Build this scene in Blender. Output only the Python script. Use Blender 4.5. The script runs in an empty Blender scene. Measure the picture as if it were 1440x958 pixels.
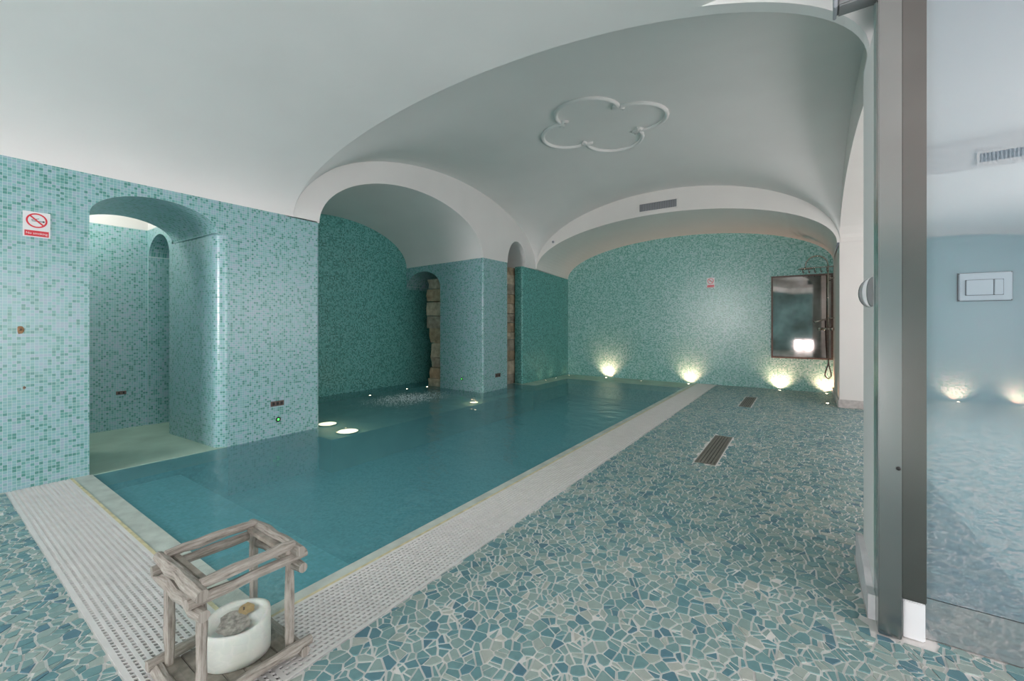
import bpy, bmesh, math, random
import numpy as np
from mathutils import Vector

# ------------------------------------------------------------------ camera, light, exposure
scene = bpy.context.scene
COL = scene.collection
FPX, CX, YH, VX, HC = 594.0, 720.0, 457.0, 1130.0, 1.2
TH = math.atan((VX - CX) / FPX)
cam_d = bpy.data.cameras.new('camera')
cam = bpy.data.objects.new('camera', cam_d)
COL.objects.link(cam)
cam.location = (0, 0, HC)
cam.rotation_euler = (math.pi / 2, 0, TH)
cam_d.sensor_width = 36.0
cam_d.lens = FPX / 1440 * 36
cam_d.shift_y = -(479 - YH) / 1440
cam_d.clip_start = 0.05
scene.camera = cam

world = bpy.data.worlds.new('sky')
scene.world = world
world.use_nodes = True
world.node_tree.nodes['Background'].inputs[0].default_value = (0.80, 0.88, 1.0, 1)
world.node_tree.nodes['Background'].inputs[1].default_value = 0.15

scene.view_settings.view_transform = 'Standard'
scene.view_settings.look = 'None'
scene.view_settings.gamma = 1.0
scene.view_settings.use_curve_mapping = False
scene.view_settings.exposure = -0.15
scene.cycles.max_bounces = 14
scene.cycles.diffuse_bounces = 8
scene.cycles.transparent_max_bounces = 12
scene.cycles.caustics_reflective = False
scene.cycles.caustics_refractive = False
scene.cycles.sample_clamp_indirect = 4.0
scene.cycles.use_denoising = True

WIN_REAR, FILL_SIDE, FILL_BAY = 38.0, 7.4, 4.3   # pane emission: rear window daylight; side and bay are added fill light
DAY = (1.0, 0.925, 0.935)
WARM = (1.0, 0.46, 0.30)

rnd = random.Random(4)

# ------------------------------------------------------------------ helpers
ORG = {}

def org(o):
    return ORG.get(o.name, Vector((0, 0, 0))) if o else Vector((0, 0, 0))

def mesh_obj(name, verts, faces, mat, parent=None, uvs=None, smooth=False, tone=None):
    w = org(parent)
    me = bpy.data.meshes.new(name)
    me.from_pydata([(v[0] - w.x, v[1] - w.y, v[2] - w.z) for v in verts], [], faces)
    if uvs is not None:
        lay = me.uv_layers.new(name='UVMap')
        li = np.empty(len(me.loops), dtype=np.int32)
        me.loops.foreach_get('vertex_index', li)
        lay.data.foreach_set('uv', np.asarray(uvs, dtype=np.float32)[li].ravel())
    if tone is not None:
        at = me.attributes.new('tone', 'FLOAT', 'FACE')
        at.data.foreach_set('value', np.asarray(tone, dtype=np.float32))
    me.materials.append(mat)
    if smooth:
        me.polygons.foreach_set('use_smooth', [True] * len(me.polygons))
    o = bpy.data.objects.new(name, me)
    COL.objects.link(o)
    if parent:
        o.parent = parent
        ORG[o.name] = w.copy()
    me.update()
    return o

def tag(o, label, cat=None, group=None, kind=None):
    o['label'] = label
    if cat:
        o['category'] = cat
    if group:
        o['group'] = group
    if kind:
        o['kind'] = kind
    return o

def struct(o, label, cat):
    return tag(o, label, cat, kind='structure')

def empty(name, loc, label, cat, group=None):
    e = bpy.data.objects.new(name, None)
    e.empty_display_size = 0.1
    COL.objects.link(e)
    e.location = loc
    ORG[e.name] = Vector(loc)
    tag(e, label, cat, group)
    return e

def box_data(x0, x1, y0, y1, z0, z1):
    v = [(x0, y0, z0), (x1, y0, z0), (x1, y1, z0), (x0, y1, z0), (x0, y0, z1), (x1, y0, z1), (x1, y1, z1), (x0, y1, z1)]
    f = [(0, 3, 2, 1), (4, 5, 6, 7), (0, 1, 5, 4), (1, 2, 6, 5), (2, 3, 7, 6), (3, 0, 4, 7)]
    return v, f

def box(name, x0, x1, y0, y1, z0, z1, mat, parent=None, bevel=0.0, seg=2):
    v, f = box_data(x0, x1, y0, y1, z0, z1)
    if not bevel:
        return mesh_obj(name, v, f, mat, parent)
    bm = bmesh.new()
    vs = [bm.verts.new(p) for p in v]
    for q in f:
        bm.faces.new([vs[i] for i in q])
    bmesh.ops.bevel(bm, geom=list(bm.edges), offset=bevel, segments=seg, affect='EDGES')
    return bm_obj(name, bm, mat, parent)

def bm_obj(name, bm, mat, parent=None, smooth=False):
    w = org(parent)
    bmesh.ops.recalc_face_normals(bm, faces=bm.faces)
    for v in bm.verts:
        v.co -= w
    me = bpy.data.meshes.new(name)
    bm.to_mesh(me)
    bm.free()
    me.materials.append(mat)
    if smooth:
        me.polygons.foreach_set('use_smooth', [True] * len(me.polygons))
    o = bpy.data.objects.new(name, me)
    COL.objects.link(o)
    if parent:
        o.parent = parent
        ORG[o.name] = w.copy()
    return o

def grid_data(P, UV=None):
    n, m = len(P), len(P[0])
    v = [p for row in P for p in row]
    uv = [u for row in UV for u in row] if UV else None
    f = [(i * m + j, (i + 1) * m + j, (i + 1) * m + j + 1, i * m + j + 1) for i in range(n - 1) for j in range(m - 1)]
    return v, f, uv

class Acc:
    """collects grids into one continuous piece of the setting"""
    def __init__(s):
        s.v, s.f, s.u = [], [], []
    def add(s, v, f, u=None):
        o = len(s.v)
        s.v += list(v)
        s.f += [tuple(i + o for i in q) for q in f]
        s.u += list(u) if u else [(0, 0)] * len(v)
        return s
    def grid(s, P, UV=None):
        v, f, u = grid_data(P, UV)
        return s.add(v, f, u)
    def rect(s, a, b, c, d, uv=None):
        return s.add([a, b, c, d], [(0, 1, 2, 3)], uv)
    def wall(s, axis, c, ss, lo, hi, uoff=0.0):
        """vertical wall: axis 'x' = plane X=c running along Y, 'y' = plane Y=c running along X"""
        P, U = [], []
        for t in ss:
            a, b = lo(t), hi(t)
            if axis == 'x':
                P.append([(c, t, a), (c, t, b)])
            else:
                P.append([(t, c, a), (t, c, b)])
            U.append([(t + uoff, a), (t + uoff, b)])
        return s.grid(P, U)
    def plan(s, path, z0, z1, u0=0.0):
        P, U, d = [], [], u0
        for i, p in enumerate(path):
            if i:
                d += math.dist(p, path[i - 1])
            P.append([(p[0], p[1], z0), (p[0], p[1], z1)])
            U.append([(d, z0), (d, z1)])
        return s.grid(P, U)
    def build(s, name, mat, parent=None, smooth=False):
        return mesh_obj(name, s.v, s.f, mat, parent, s.u, smooth)

def lin(a, b, n):
    return [a + (b - a) * i / n for i in range(n + 1)]

def ell(c, h, z, r, p=2.0):
    return lambda t: z + r * max(0.0, 1 - abs((t - c) / h) ** p) ** (1 / 2.0)

def sinsp(a, b, n):
    c, h = (a + b) / 2, (b - a) / 2
    return [c + h * math.sin(-math.pi / 2 + math.pi * i / n) for i in range(n + 1)]

def arc(cx, cy, r, a0, a1, n=6):
    return [(cx + r * math.cos(math.radians(a0 + (a1 - a0) * i / n)), cy + r * math.sin(math.radians(a0 + (a1 - a0) * i / n))) for i in range(n + 1)]

def lathe(name, prof, loc, mat, parent=None, n=24, axis='z', smooth=True):
    v, f = [], []
    m = len(prof)
    for i in range(n):
        a = 2 * math.pi * i / n
        for r, z in prof:
            x, y = r * math.cos(a), r * math.sin(a)
            p = (x, y, z) if axis == 'z' else ((z, x, y) if axis == 'x' else (x, z, y))
            v.append((loc[0] + p[0], loc[1] + p[1], loc[2] + p[2]))
    for i in range(n):
        k = (i + 1) % n
        for j in range(m - 1):
            f.append((i * m + j, k * m + j, k * m + j + 1, i * m + j + 1))
    if prof[0][0] > 1e-6:
        f.append(tuple(i * m for i in reversed(range(n))))
    if prof[-1][0] > 1e-6:
        f.append(tuple(i * m + m - 1 for i in range(n)))
    o = mesh_obj(name, v, f, mat, parent, smooth=smooth)
    return o

def tube_data(pts, radii, n=8, closed=False, jit=0.0, rg=None):
    pts = [Vector(p) for p in pts]
    v, f = [], []
    N = len(pts)
    up = None
    for i, p in enumerate(pts):
        if closed:
            d = (pts[(i + 1) % N] - pts[i - 1]).normalized()
        else:
            d = (pts[min(i + 1, N - 1)] - pts[max(i - 1, 0)]).normalized()
        if up is None:
            up = Vector((0, 0, 1)) if abs(d.z) < 0.9 else Vector((1, 0, 0))
        s = d.cross(up).normalized()
        up = s.cross(d).normalized()
        r = radii[i] if isinstance(radii, (list, tuple)) else radii
        for k in range(n):
            a = 2 * math.pi * k / n
            rr = r * (1 + (rg.uniform(-jit, jit) if rg else 0))
            v.append(tuple(p + (s * math.cos(a) + up * math.sin(a)) * rr))
    for i in range(N if closed else N - 1):
        q = (i + 1) % N
        for k in range(n):
            f.append((i * n + k, i * n + (k + 1) % n, q * n + (k + 1) % n, q * n + k))
    if not closed:
        f.append(tuple(reversed(range(n))))
        f.append(tuple((N - 1) * n + k for k in range(n)))
    return v, f

def tube(name, pts, radii, mat, parent=None, n=8, closed=False, smooth=True):
    v, f = tube_data(pts, radii, n, closed)
    return mesh_obj(name, v, f, mat, parent, smooth=smooth)

def proj(x, y, z):
    r = x * math.cos(TH) + y * math.sin(TH)
    w = -x * math.sin(TH) + y * math.cos(TH)
    return (CX + FPX * r / w, YH - FPX * (z - HC) / w, w) if w > 0.05 else (1e6, 1e6, w)

# ------------------------------------------------------------------ materials
def new_mat(name):
    m = bpy.data.materials.new(name)
    m.use_nodes = True
    nt = m.node_tree
    return m, nt, nt.nodes['Principled BSDF']

def N(nt, typ, **kw):
    n = nt.nodes.new(typ)
    for k, v in kw.items():
        setattr(n, k, v)
    return n

def ramp(nt, stops, interp='LINEAR'):
    r = N(nt, 'ShaderNodeValToRGB')
    cr = r.color_ramp
    cr.interpolation = interp
    while len(cr.elements) < len(stops):
        cr.elements.new(0.5)
    for e, (p, c) in zip(cr.elements, stops):
        e.position = p
        e.color = (*c, 1)
    return r

def math_n(nt, op, a, b=None):
    n = N(nt, 'ShaderNodeMath', operation=op)
    for i, x in enumerate((a, b)):
        if x is None:
            continue
        if isinstance(x, (int, float)):
            n.inputs[i].default_value = x
        else:
            nt.links.new(x, n.inputs[i])
    return n.outputs[0]

def plain(name, col, rough=0.5, metal=0.0, noise=0.0, scale=8.0, bump=0.0, bscale=60.0, spec=0.5, coat=0.0):
    m, nt, b = new_mat(name)
    b.inputs['Roughness'].default_value = rough
    b.inputs['Metallic'].default_value = metal
    b.inputs['Specular IOR Level'].default_value = spec
    b.inputs['Coat Weight'].default_value = coat
    tc = N(nt, 'ShaderNodeTexCoord')
    if noise:
        nz = N(nt, 'ShaderNodeTexNoise')
        nz.inputs['Scale'].default_value = scale
        nz.inputs['Detail'].default_value = 5
        nt.links.new(tc.outputs['Object'], nz.inputs['Vector'])
        lo = tuple(max(0, c * (1 - noise)) for c in col)
        hi = tuple(min(1, c * (1 + noise)) for c in col)
        r = ramp(nt, [(0.3, lo), (0.7, hi)])
        nt.links.new(nz.outputs['Fac'], r.inputs[0])
        nt.links.new(r.outputs[0], b.inputs['Base Color'])
    else:
        b.inputs['Base Color'].default_value = (*col, 1)
    if bump:
        n2 = N(nt, 'ShaderNodeTexNoise')
        n2.inputs['Scale'].default_value = bscale
        nt.links.new(tc.outputs['Object'], n2.inputs['Vector'])
        bp = N(nt, 'ShaderNodeBump')
        bp.inputs['Strength'].default_value = bump
        bp.inputs['Distance'].default_value = 0.01
        nt.links.new(n2.outputs['Fac'], bp.inputs['Height'])
        nt.links.new(bp.outputs[0], b.inputs['Normal'])
    return m

def emit(name, col, s):
    m, nt, b = new_mat(name)
    b.inputs['Base Color'].default_value = (0, 0, 0, 1)
    b.inputs['Emission Color'].default_value = (*col, 1)
    b.inputs['Emission Strength'].default_value = s
    return m

def mosaic(name, stops, grout, pitch=0.0218, gw=0.09, rough=0.28):
    """small square glass mosaic, colour picked per tile from UVs in metres"""
    m, nt, b = new_mat(name)
    uv = N(nt, 'ShaderNodeUVMap')
    sc = N(nt, 'ShaderNodeVectorMath', operation='SCALE')
    sc.inputs['Scale'].default_value = 1 / pitch
    nt.links.new(uv.outputs[0], sc.inputs[0])
    fl = N(nt, 'ShaderNodeVectorMath', operation='FLOOR')
    nt.links.new(sc.outputs[0], fl.inputs[0])
    wn = N(nt, 'ShaderNodeTexWhiteNoise', noise_dimensions='2D')
    nt.links.new(fl.outputs[0], wn.inputs['Vector'])
    # gentle patches: neighbouring sheets of mosaic lean to one hue
    nz = N(nt, 'ShaderNodeTexNoise')
    nz.inputs['Scale'].default_value = 0.12
    nz.inputs['Detail'].default_value = 3
    nt.links.new(fl.outputs[0], nz.inputs['Vector'])
    sh = math_n(nt, 'MULTIPLY', math_n(nt, 'SUBTRACT', nz.outputs['Fac'], 0.5), 0.35)
    val = N(nt, 'ShaderNodeClamp')
    nt.links.new(math_n(nt, 'ADD', wn.outputs['Value'], sh), val.inputs[0])
    r = ramp(nt, stops, 'CONSTANT')
    nt.links.new(val.outputs[0], r.inputs[0])
    fr = N(nt, 'ShaderNodeVectorMath', operation='FRACTION')
    nt.links.new(sc.outputs[0], fr.inputs[0])
    sx = N(nt, 'ShaderNodeSeparateXYZ')
    nt.links.new(fr.outputs[0], sx.inputs[0])
    mn = math_n(nt, 'MINIMUM', sx.outputs[0], sx.outputs[1])
    g = math_n(nt, 'LESS_THAN', mn, gw)
    mix = N(nt, 'ShaderNodeMix', data_type='RGBA')
    nt.links.new(g, mix.inputs['Factor'])
    nt.links.new(r.outputs[0], mix.inputs['A'])
    mix.inputs['B'].default_value = (*grout, 1)
    nt.links.new(mix.outputs['Result'], b.inputs['Base Color'])
    rg = math_n(nt, 'ADD', math_n(nt, 'MULTIPLY', g, 0.4), rough)
    nt.links.new(rg, b.inputs['Roughness'])
    b.inputs['Specular IOR Level'].default_value = 0.75
    # joints recessed, every tile set at a slightly different tilt
    tl = N(nt, 'ShaderNodeVectorMath', operation='DOT_PRODUCT')
    sub = N(nt, 'ShaderNodeVectorMath', operation='SUBTRACT')
    nt.links.new(wn.outputs['Color'], sub.inputs[0])
    sub.inputs[1].default_value = (0.5, 0.5, 0.5)
    nt.links.new(sub.outputs[0], tl.inputs[0])
    nt.links.new(fr.outputs[0], tl.inputs[1])
    hgt = math_n(nt, 'ADD', math_n(nt, 'MULTIPLY', g, -0.6), math_n(nt, 'MULTIPLY', tl.outputs['Value'], 0.45))
    bp = N(nt, 'ShaderNodeBump')
    bp.inputs['Strength'].default_value = 0.5
    bp.inputs['Distance'].default_value = 0.002
    nt.links.new(hgt, bp.inputs['Height'])
    nt.links.new(bp.outputs[0], b.inputs['Normal'])
    return m

PALE = [(0.0, (0.204, 0.432, 0.448)), (0.22, (0.252, 0.440, 0.490)), (0.42, (0.292, 0.424, 0.498)), (0.60, (0.184, 0.400, 0.398)), (0.76, (0.102, 0.328, 0.299)), (0.90, (0.061, 0.256, 0.224))]
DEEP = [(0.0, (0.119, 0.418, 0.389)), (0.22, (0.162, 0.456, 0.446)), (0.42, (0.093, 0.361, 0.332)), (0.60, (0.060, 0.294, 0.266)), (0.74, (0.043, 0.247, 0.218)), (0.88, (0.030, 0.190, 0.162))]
FAR = [(0.0, (0.238, 0.534, 0.494)), (0.22, (0.306, 0.589, 0.570)), (0.42, (0.178, 0.460, 0.408)), (0.60, (0.128, 0.396, 0.342)), (0.74, (0.093, 0.340, 0.285)), (0.88, (0.357, 0.607, 0.608))]
POOL = [(0.0, (0.17, 0.52, 0.58)), (0.22, (0.21, 0.57, 0.64)), (0.42, (0.15, 0.49, 0.53)), (0.60, (0.12, 0.45, 0.48)), (0.74, (0.18, 0.54, 0.60)), (0.88, (0.11, 0.42, 0.44))]
M_TILE = mosaic('pale aqua glass mosaic', PALE, (0.47, 0.62, 0.62))
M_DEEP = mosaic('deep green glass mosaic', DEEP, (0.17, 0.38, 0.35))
M_FAR = mosaic('sea green glass mosaic', FAR, (0.42, 0.59, 0.55), rough=0.27)
M_POOL = mosaic('teal pool mosaic', POOL, (0.16, 0.45, 0.45), rough=0.6)
M_STEP_LIT = mosaic('pool mosaic lightened at step', [(p_, tuple(min(1, c_ * 1.25 + 0.13) for c_ in q_)) for p_, q_ in POOL], (0.45, 0.68, 0.70))  # tread lighter than the deep floor: dimming with depth put into the colour
M_SHELF = plain('wet pale green plaster', (0.38, 0.53, 0.44), 0.7, noise=0.12, scale=3)
M_WHITE = plain('white limewash plaster', (0.78, 0.77, 0.755), 0.85, noise=0.025, scale=1.5, bump=0.05, bscale=25)
M_CREAM = plain('warm white plaster', (0.76, 0.74, 0.71), 0.85, noise=0.025, scale=1.5)
M_COPING = plain('pale limestone coping', (0.50, 0.55, 0.50), 0.5, noise=0.18, scale=9, bump=0.1)
M_SEAM = plain('yellowed sealant', (0.62, 0.55, 0.33), 0.6, noise=0.25, scale=20)
M_GRATE = plain('white overflow plastic', (0.70, 0.69, 0.67), 0.45, noise=0.05, scale=12)
M_DARK = plain('dark channel', (0.045, 0.042, 0.035), 0.9, noise=0.3, scale=20)
M_GROUT = plain('pale cement grout', (0.80, 0.775, 0.75), 0.75, noise=0.06, scale=12)
M_STEEL = plain('brushed stainless steel', (0.40, 0.385, 0.38), 0.22, metal=1.0, noise=0.06, scale=3)
M_STEELD = plain('dark brushed steel', (0.24, 0.22, 0.21), 0.24, metal=1.0, noise=0.08, scale=3)
M_CHROME = plain('aged chrome', (0.55, 0.52, 0.47), 0.15, metal=1.0)
M_GREY = plain('grey powder coat', (0.20, 0.205, 0.21), 0.5)
M_LGREY = plain('light grey plastic', (0.33, 0.35, 0.38), 0.4)
M_WPLAST = plain('white plastic', (0.75, 0.76, 0.77), 0.35)
M_BLACK = plain('black rubber', (0.012, 0.012, 0.012), 0.4)
M_RED = plain('sign red', (0.62, 0.012, 0.03), 0.35)
M_BROWN = plain('brown metal', (0.12, 0.085, 0.07), 0.5, noise=0.3, scale=40)
M_RUST = plain('rust stain', (0.28, 0.16, 0.08), 0.9, noise=0.35, scale=30)
M_GREEN = emit('green indicator', (0.1, 1.0, 0.15), 2.5)
M_LAMP = emit('warm lamp lens', (1.0, 0.80, 0.55), 30.0)
M_WIN_REAR = emit('bright rear daylight', DAY, WIN_REAR)
M_FILL_SIDE = emit('added side fill light', DAY, FILL_SIDE)
M_FILL_BAY = emit('added bay fill light', DAY, FILL_BAY)
M_GLOBE = emit('opal globe', (1.0, 0.95, 0.88), 110.0)
M_FOAM = plain('white water foam', (0.72, 0.85, 0.84), 0.5)
M_WAX = plain('white candle wax', (0.74, 0.76, 0.71), 0.45, noise=0.05, scale=10)
M_WAX.node_tree.nodes['Principled BSDF'].inputs['Subsurface Weight'].default_value = 0.15
M_SOOT = plain('sooty melted wax', (0.34, 0.315, 0.28), 0.6, noise=0.6, scale=55, bump=0.6, bscale=45)
M_GOLD = plain('yellowed wax', (0.42, 0.30, 0.14), 0.5, noise=0.3, scale=25)

def stone_floor_mat():
    m, nt, b = new_mat('broken aqua floor tile')
    at = N(nt, 'ShaderNodeAttribute', attribute_name='tone')
    r = ramp(nt, [(0.0, (0.10, 0.215, 0.275)), (0.12, (0.13, 0.285, 0.315)), (0.35, (0.185, 0.34, 0.345)), (0.60, (0.25, 0.385, 0.375)), (0.80, (0.32, 0.43, 0.405)), (0.94, (0.41, 0.48, 0.44)), (1.0, (0.52, 0.54, 0.49))])
    nt.links.new(at.outputs['Fac'], r.inputs[0])
    tc = N(nt, 'ShaderNodeTexCoord')
    nz = N(nt, 'ShaderNodeTexNoise')
    nz.inputs['Scale'].default_value = 60
    nt.links.new(tc.outputs['Object'], nz.inputs['Vector'])
    mix = N(nt, 'ShaderNodeMix', data_type='RGBA', blend_type='MULTIPLY')
    mix.inputs['Factor'].default_value = 0.25
    nt.links.new(r.outputs[0], mix.inputs['A'])
    nt.links.new(nz.outputs['Fac'], mix.inputs['B'])
    nt.links.new(mix.outputs['Result'], b.inputs['Base Color'])
    b.inputs['Roughness'].default_value = 0.38
    return m
M_STONE = stone_floor_mat()

def paving_mat():
    """same broken tile paving where it lies out of sight or too far to tell the pieces apart"""
    m, nt, b = new_mat('distant broken tile paving')
    tc = N(nt, 'ShaderNodeTexCoord')
    v1 = N(nt, 'ShaderNodeTexVoronoi', feature='DISTANCE_TO_EDGE')
    v2 = N(nt, 'ShaderNodeTexVoronoi')
    for v in (v1, v2):
        v.inputs['Scale'].default_value = 20
        nt.links.new(tc.outputs['Object'], v.inputs['Vector'])
    sp = N(nt, 'ShaderNodeSeparateColor')
    nt.links.new(v2.outputs['Color'], sp.inputs[0])
    r = ramp(nt, [(0.0, (0.10, 0.30, 0.33)), (0.5, (0.22, 0.42, 0.41)), (1.0, (0.46, 0.54, 0.50))])
    nt.links.new(sp.outputs[0], r.inputs[0])
    g = math_n(nt, 'LESS_THAN', v1.outputs['Distance'], 0.06)
    mix = N(nt, 'ShaderNodeMix', data_type='RGBA')
    nt.links.new(g, mix.inputs['Factor'])
    nt.links.new(r.outputs[0], mix.inputs['A'])
    mix.inputs['B'].default_value = (0.60, 0.59, 0.56, 1)
    nt.links.new(mix.outputs['Result'], b.inputs['Base Color'])
    b.inputs['Roughness'].default_value = 0.4
    return m
M_PAVE = paving_mat()

def water_mat():
    m = bpy.data.materials.new('pool water')
    m.use_nodes = True
    nt = m.node_tree
    nt.nodes.clear()
    out = N(nt, 'ShaderNodeOutputMaterial')
    tc = N(nt, 'ShaderNodeTexCoord')
    mp = N(nt, 'ShaderNodeMapping')
    mp.inputs['Scale'].default_value = (1.0, 1.5, 1.0)
    nt.links.new(tc.outputs['Object'], mp.inputs[0])
    n1 = N(nt, 'ShaderNodeTexNoise')
    n1.inputs['Scale'].default_value = 3.2
    n1.inputs['Detail'].default_value = 3
    nt.links.new(mp.outputs[0], n1.inputs['Vector'])
    bp = N(nt, 'ShaderNodeBump')
    bp.inputs['Strength'].default_value = 0.35
    bp.inputs['Distance'].default_value = 0.06
    nt.links.new(n1.outputs['Fac'], bp.inputs['Height'])
    fr = N(nt, 'ShaderNodeFresnel')
    fr.inputs['IOR'].default_value = 1.33
    nt.links.new(bp.outputs[0], fr.inputs['Normal'])
    tr = N(nt, 'ShaderNodeBsdfTransparent')
    tr.inputs[0].default_value = (0.76, 0.97, 0.98, 1)
    gl = N(nt, 'ShaderNodeBsdfGlossy')
    gl.inputs['Roughness'].default_value = 0.06
    nt.links.new(bp.outputs[0], gl.inputs['Normal'])
    df = N(nt, 'ShaderNodeBsdfDiffuse')      # cloudiness of the warm, stirred water
    df.inputs[0].default_value = (0.21, 0.57, 0.65, 1)
    m0 = N(nt, 'ShaderNodeMixShader')
    m0.inputs[0].default_value = 0.40
    nt.links.new(tr.outputs[0], m0.inputs[1])
    nt.links.new(df.outputs[0], m0.inputs[2])
    mx = N(nt, 'ShaderNodeMixShader')
    nt.links.new(fr.outputs[0], mx.inputs[0])
    nt.links.new(m0.outputs[0], mx.inputs[1])
    nt.links.new(gl.outputs[0], mx.inputs[2])
    nt.links.new(mx.outputs[0], out.inputs[0])
    return m
M_WATER = water_mat()

def pane_mat(name, tint, refl_ior=1.5, body=0.0, bodycol=(0.4, 0.5, 0.55)):
    m = bpy.data.materials.new(name)
    m.use_nodes = True
    nt = m.node_tree
    nt.nodes.clear()
    out = N(nt, 'ShaderNodeOutputMaterial')
    fr = N(nt, 'ShaderNodeFresnel' if refl_ior > 1 else 'ShaderNodeValue')
    if refl_ior > 1:
        fr.inputs['IOR'].default_value = refl_ior
    else:
        fr.outputs[0].default_value = refl_ior
    tr = N(nt, 'ShaderNodeBsdfTransparent')
    tr.inputs[0].default_value = (*tint, 1)
    df = N(nt, 'ShaderNodeBsdfDiffuse')
    df.inputs[0].default_value = (*bodycol, 1)
    m0 = N(nt, 'ShaderNodeMixShader')
    m0.inputs[0].default_value = body
    nt.links.new(tr.outputs[0], m0.inputs[1])
    nt.links.new(df.outputs[0], m0.inputs[2])
    gl = N(nt, 'ShaderNodeBsdfGlossy')
    gl.inputs['Roughness'].default_value = 0.0
    mx = N(nt, 'ShaderNodeMixShader')
    nt.links.new(fr.outputs[0], mx.inputs[0])
    nt.links.new(m0.outputs[0], mx.inputs[1])
    nt.links.new(gl.outputs[0], mx.inputs[2])
    nt.links.new(mx.outputs[0], out.inputs[0])
    return m
M_PANE = pane_mat('clear lantern glass', (0.97, 0.98, 0.975), 0.05)
M_PANEL = pane_mat('pale blue lacquered glass', (0.9, 0.95, 0.97), 0.48, 1.0, (0.20, 0.26, 0.31))
M_KERB = pane_mat('grey glazed kerb', (0.9, 0.95, 0.97), 0.45, 1.0, (0.24, 0.27, 0.28))
M_EDGE = plain('green glass edge', (0.12, 0.24, 0.22), 0.2)

def wood_mat():
    m, nt, b = new_mat('grey driftwood')
    tc = N(nt, 'ShaderNodeTexCoord')
    nz = N(nt, 'ShaderNodeTexNoise')
    nz.inputs['Scale'].default_value = 34
    nz.inputs['Detail'].default_value = 8
    nz.inputs['Roughness'].default_value = 0.7
    mp = N(nt, 'ShaderNodeMapping')
    mp.inputs['Scale'].default_value = (3.2, 0.32, 1.0)
    nt.links.new(tc.outputs['UV'], mp.inputs[0])
    nt.links.new(mp.outputs[0], nz.inputs['Vector'])
    r = ramp(nt, [(0.30, (0.11, 0.093, 0.078)), (0.45, (0.29, 0.262, 0.228)), (0.68, (0.48, 0.45, 0.405))])
    nt.links.new(nz.outputs['Fac'], r.inputs[0])
    nt.links.new(r.outputs[0], b.inputs['Base Color'])
    b.inputs['Roughness'].default_value = 0.85
    bp = N(nt, 'ShaderNodeBump')
    bp.inputs['Strength'].default_value = 0.7
    bp.inputs['Distance'].default_value = 0.006
    nt.links.new(nz.outputs['Fac'], bp.inputs['Height'])
    nt.links.new(bp.outputs[0], b.inputs['Normal'])
    return m
M_WOOD = wood_mat()
M_BOARD = plain('weathered board', (0.27, 0.24, 0.205), 0.85, noise=0.4, scale=22, bump=0.4, bscale=30)
M_ROCK = [plain('ochre tuff stone', (0.36, 0.28, 0.19), 0.9, noise=0.35, scale=9, bump=0.7, bscale=22),
          plain('grey tuff stone', (0.33, 0.29, 0.23), 0.9, noise=0.35, scale=9, bump=0.7, bscale=22),
          plain('pale tuff stone', (0.47, 0.40, 0.30), 0.9, noise=0.3, scale=9, bump=0.7, bscale=22)]

def mirror_mat():
    m, nt, b = new_mat('smoky antique mirror')
    tc = N(nt, 'ShaderNodeTexCoord')
    nz = N(nt, 'ShaderNodeTexNoise')
    nz.inputs['Scale'].default_value = 2.5
    nz.inputs['Detail'].default_value = 4
    nt.links.new(tc.outputs['Object'], nz.inputs['Vector'])
    r = ramp(nt, [(0.35, (0.20, 0.165, 0.15)), (0.65, (0.42, 0.38, 0.365))])
    nt.links.new(nz.outputs['Fac'], r.inputs[0])
    nt.links.new(r.outputs[0], b.inputs['Base Color'])
    b.inputs['Metallic'].default_value = 1.0
    b.inputs['Roughness'].default_value = 0.04
    return m
M_MIRROR = mirror_mat()

# ------------------------------------------------------------------ main dimensions (metres)
XL, XR = -4.70, 0.43            # pool room side walls
Y0, Y1 = 2.50, 7.70             # pool room vault, near and far
ZS, RISE = 2.40, 1.20           # springing and rise of the vault boundary arches
YF = 9.28                       # far wall
XA = -6.70                      # back of the alcove
FX0, FX1, FY0, FY1 = -4.70, 3.40, -1.10, 2.42   # front room
WZ = -0.012                     # water level
DZ = -0.50                      # pool floor

vaultX = ell((XL + XR) / 2, (XR - XL) / 2, ZS, RISE)      # boundary arch over X (at Y0, Y1)
vaultY = ell((Y0 + Y1) / 2, (Y1 - Y0) / 2, ZS, RISE)      # boundary arch over Y (at XL, XR)
near_arch = ell(-2.23, 2.47, 2.41, 0.70)
far_arch = ell((-4.68 + XR - 0.03) / 2, (XR - 0.03 + 4.68) / 2, 2.39, 0.80)
far_top = ell((-4.74 + XR) / 2, (XR + 4.74) / 2, 2.31, 0.75)
lunette = ell(4.355, 1.545, 2.40, 0.785)
lunette_b = ell(4.355, 1.545, 2.36, 0.73)
def frontX(x):
    """profile of the front room's vault: springs from the left wall, flat over the middle, falls to the right wall"""
    if x < -0.45:
        return near_arch(x)
    if x < 1.8:
        return near_arch(-0.45)
    return 2.42 + (near_arch(-0.45) - 2.42) * math.sqrt(max(0, 1 - ((x - 1.8) / 1.6) ** 2))

def sail(x0, x1, y0, y1, z, c, k=4.0, n=64):
    P, U = [], []
    for x in sinsp(x0, x1, n):
        row, ru = [], []
        for y in sinsp(y0, y1, n):
            u = (x - (x0 + x1) / 2) / ((x1 - x0) / 2)
            v = (y - (y0 + y1) / 2) / ((y1 - y0) / 2)
            a, b = max(0, 1 - u * u), max(0, 1 - v * v)
            row.append((x, y, z + c * (a ** k + b ** k) ** (1 / (2 * k))))
            ru.append((x, y))
        P.append(row)
        U.append(ru)
    return P, U

def sail_z(x, y):
    u = (x - (XL + XR) / 2) / ((XR - XL) / 2)
    v = (y - (Y0 + Y1) / 2) / ((Y1 - Y0) / 2)
    return ZS + RISE * (max(0, 1 - u * u) ** 4 + max(0, 1 - v * v) ** 4) ** 0.125

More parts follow.
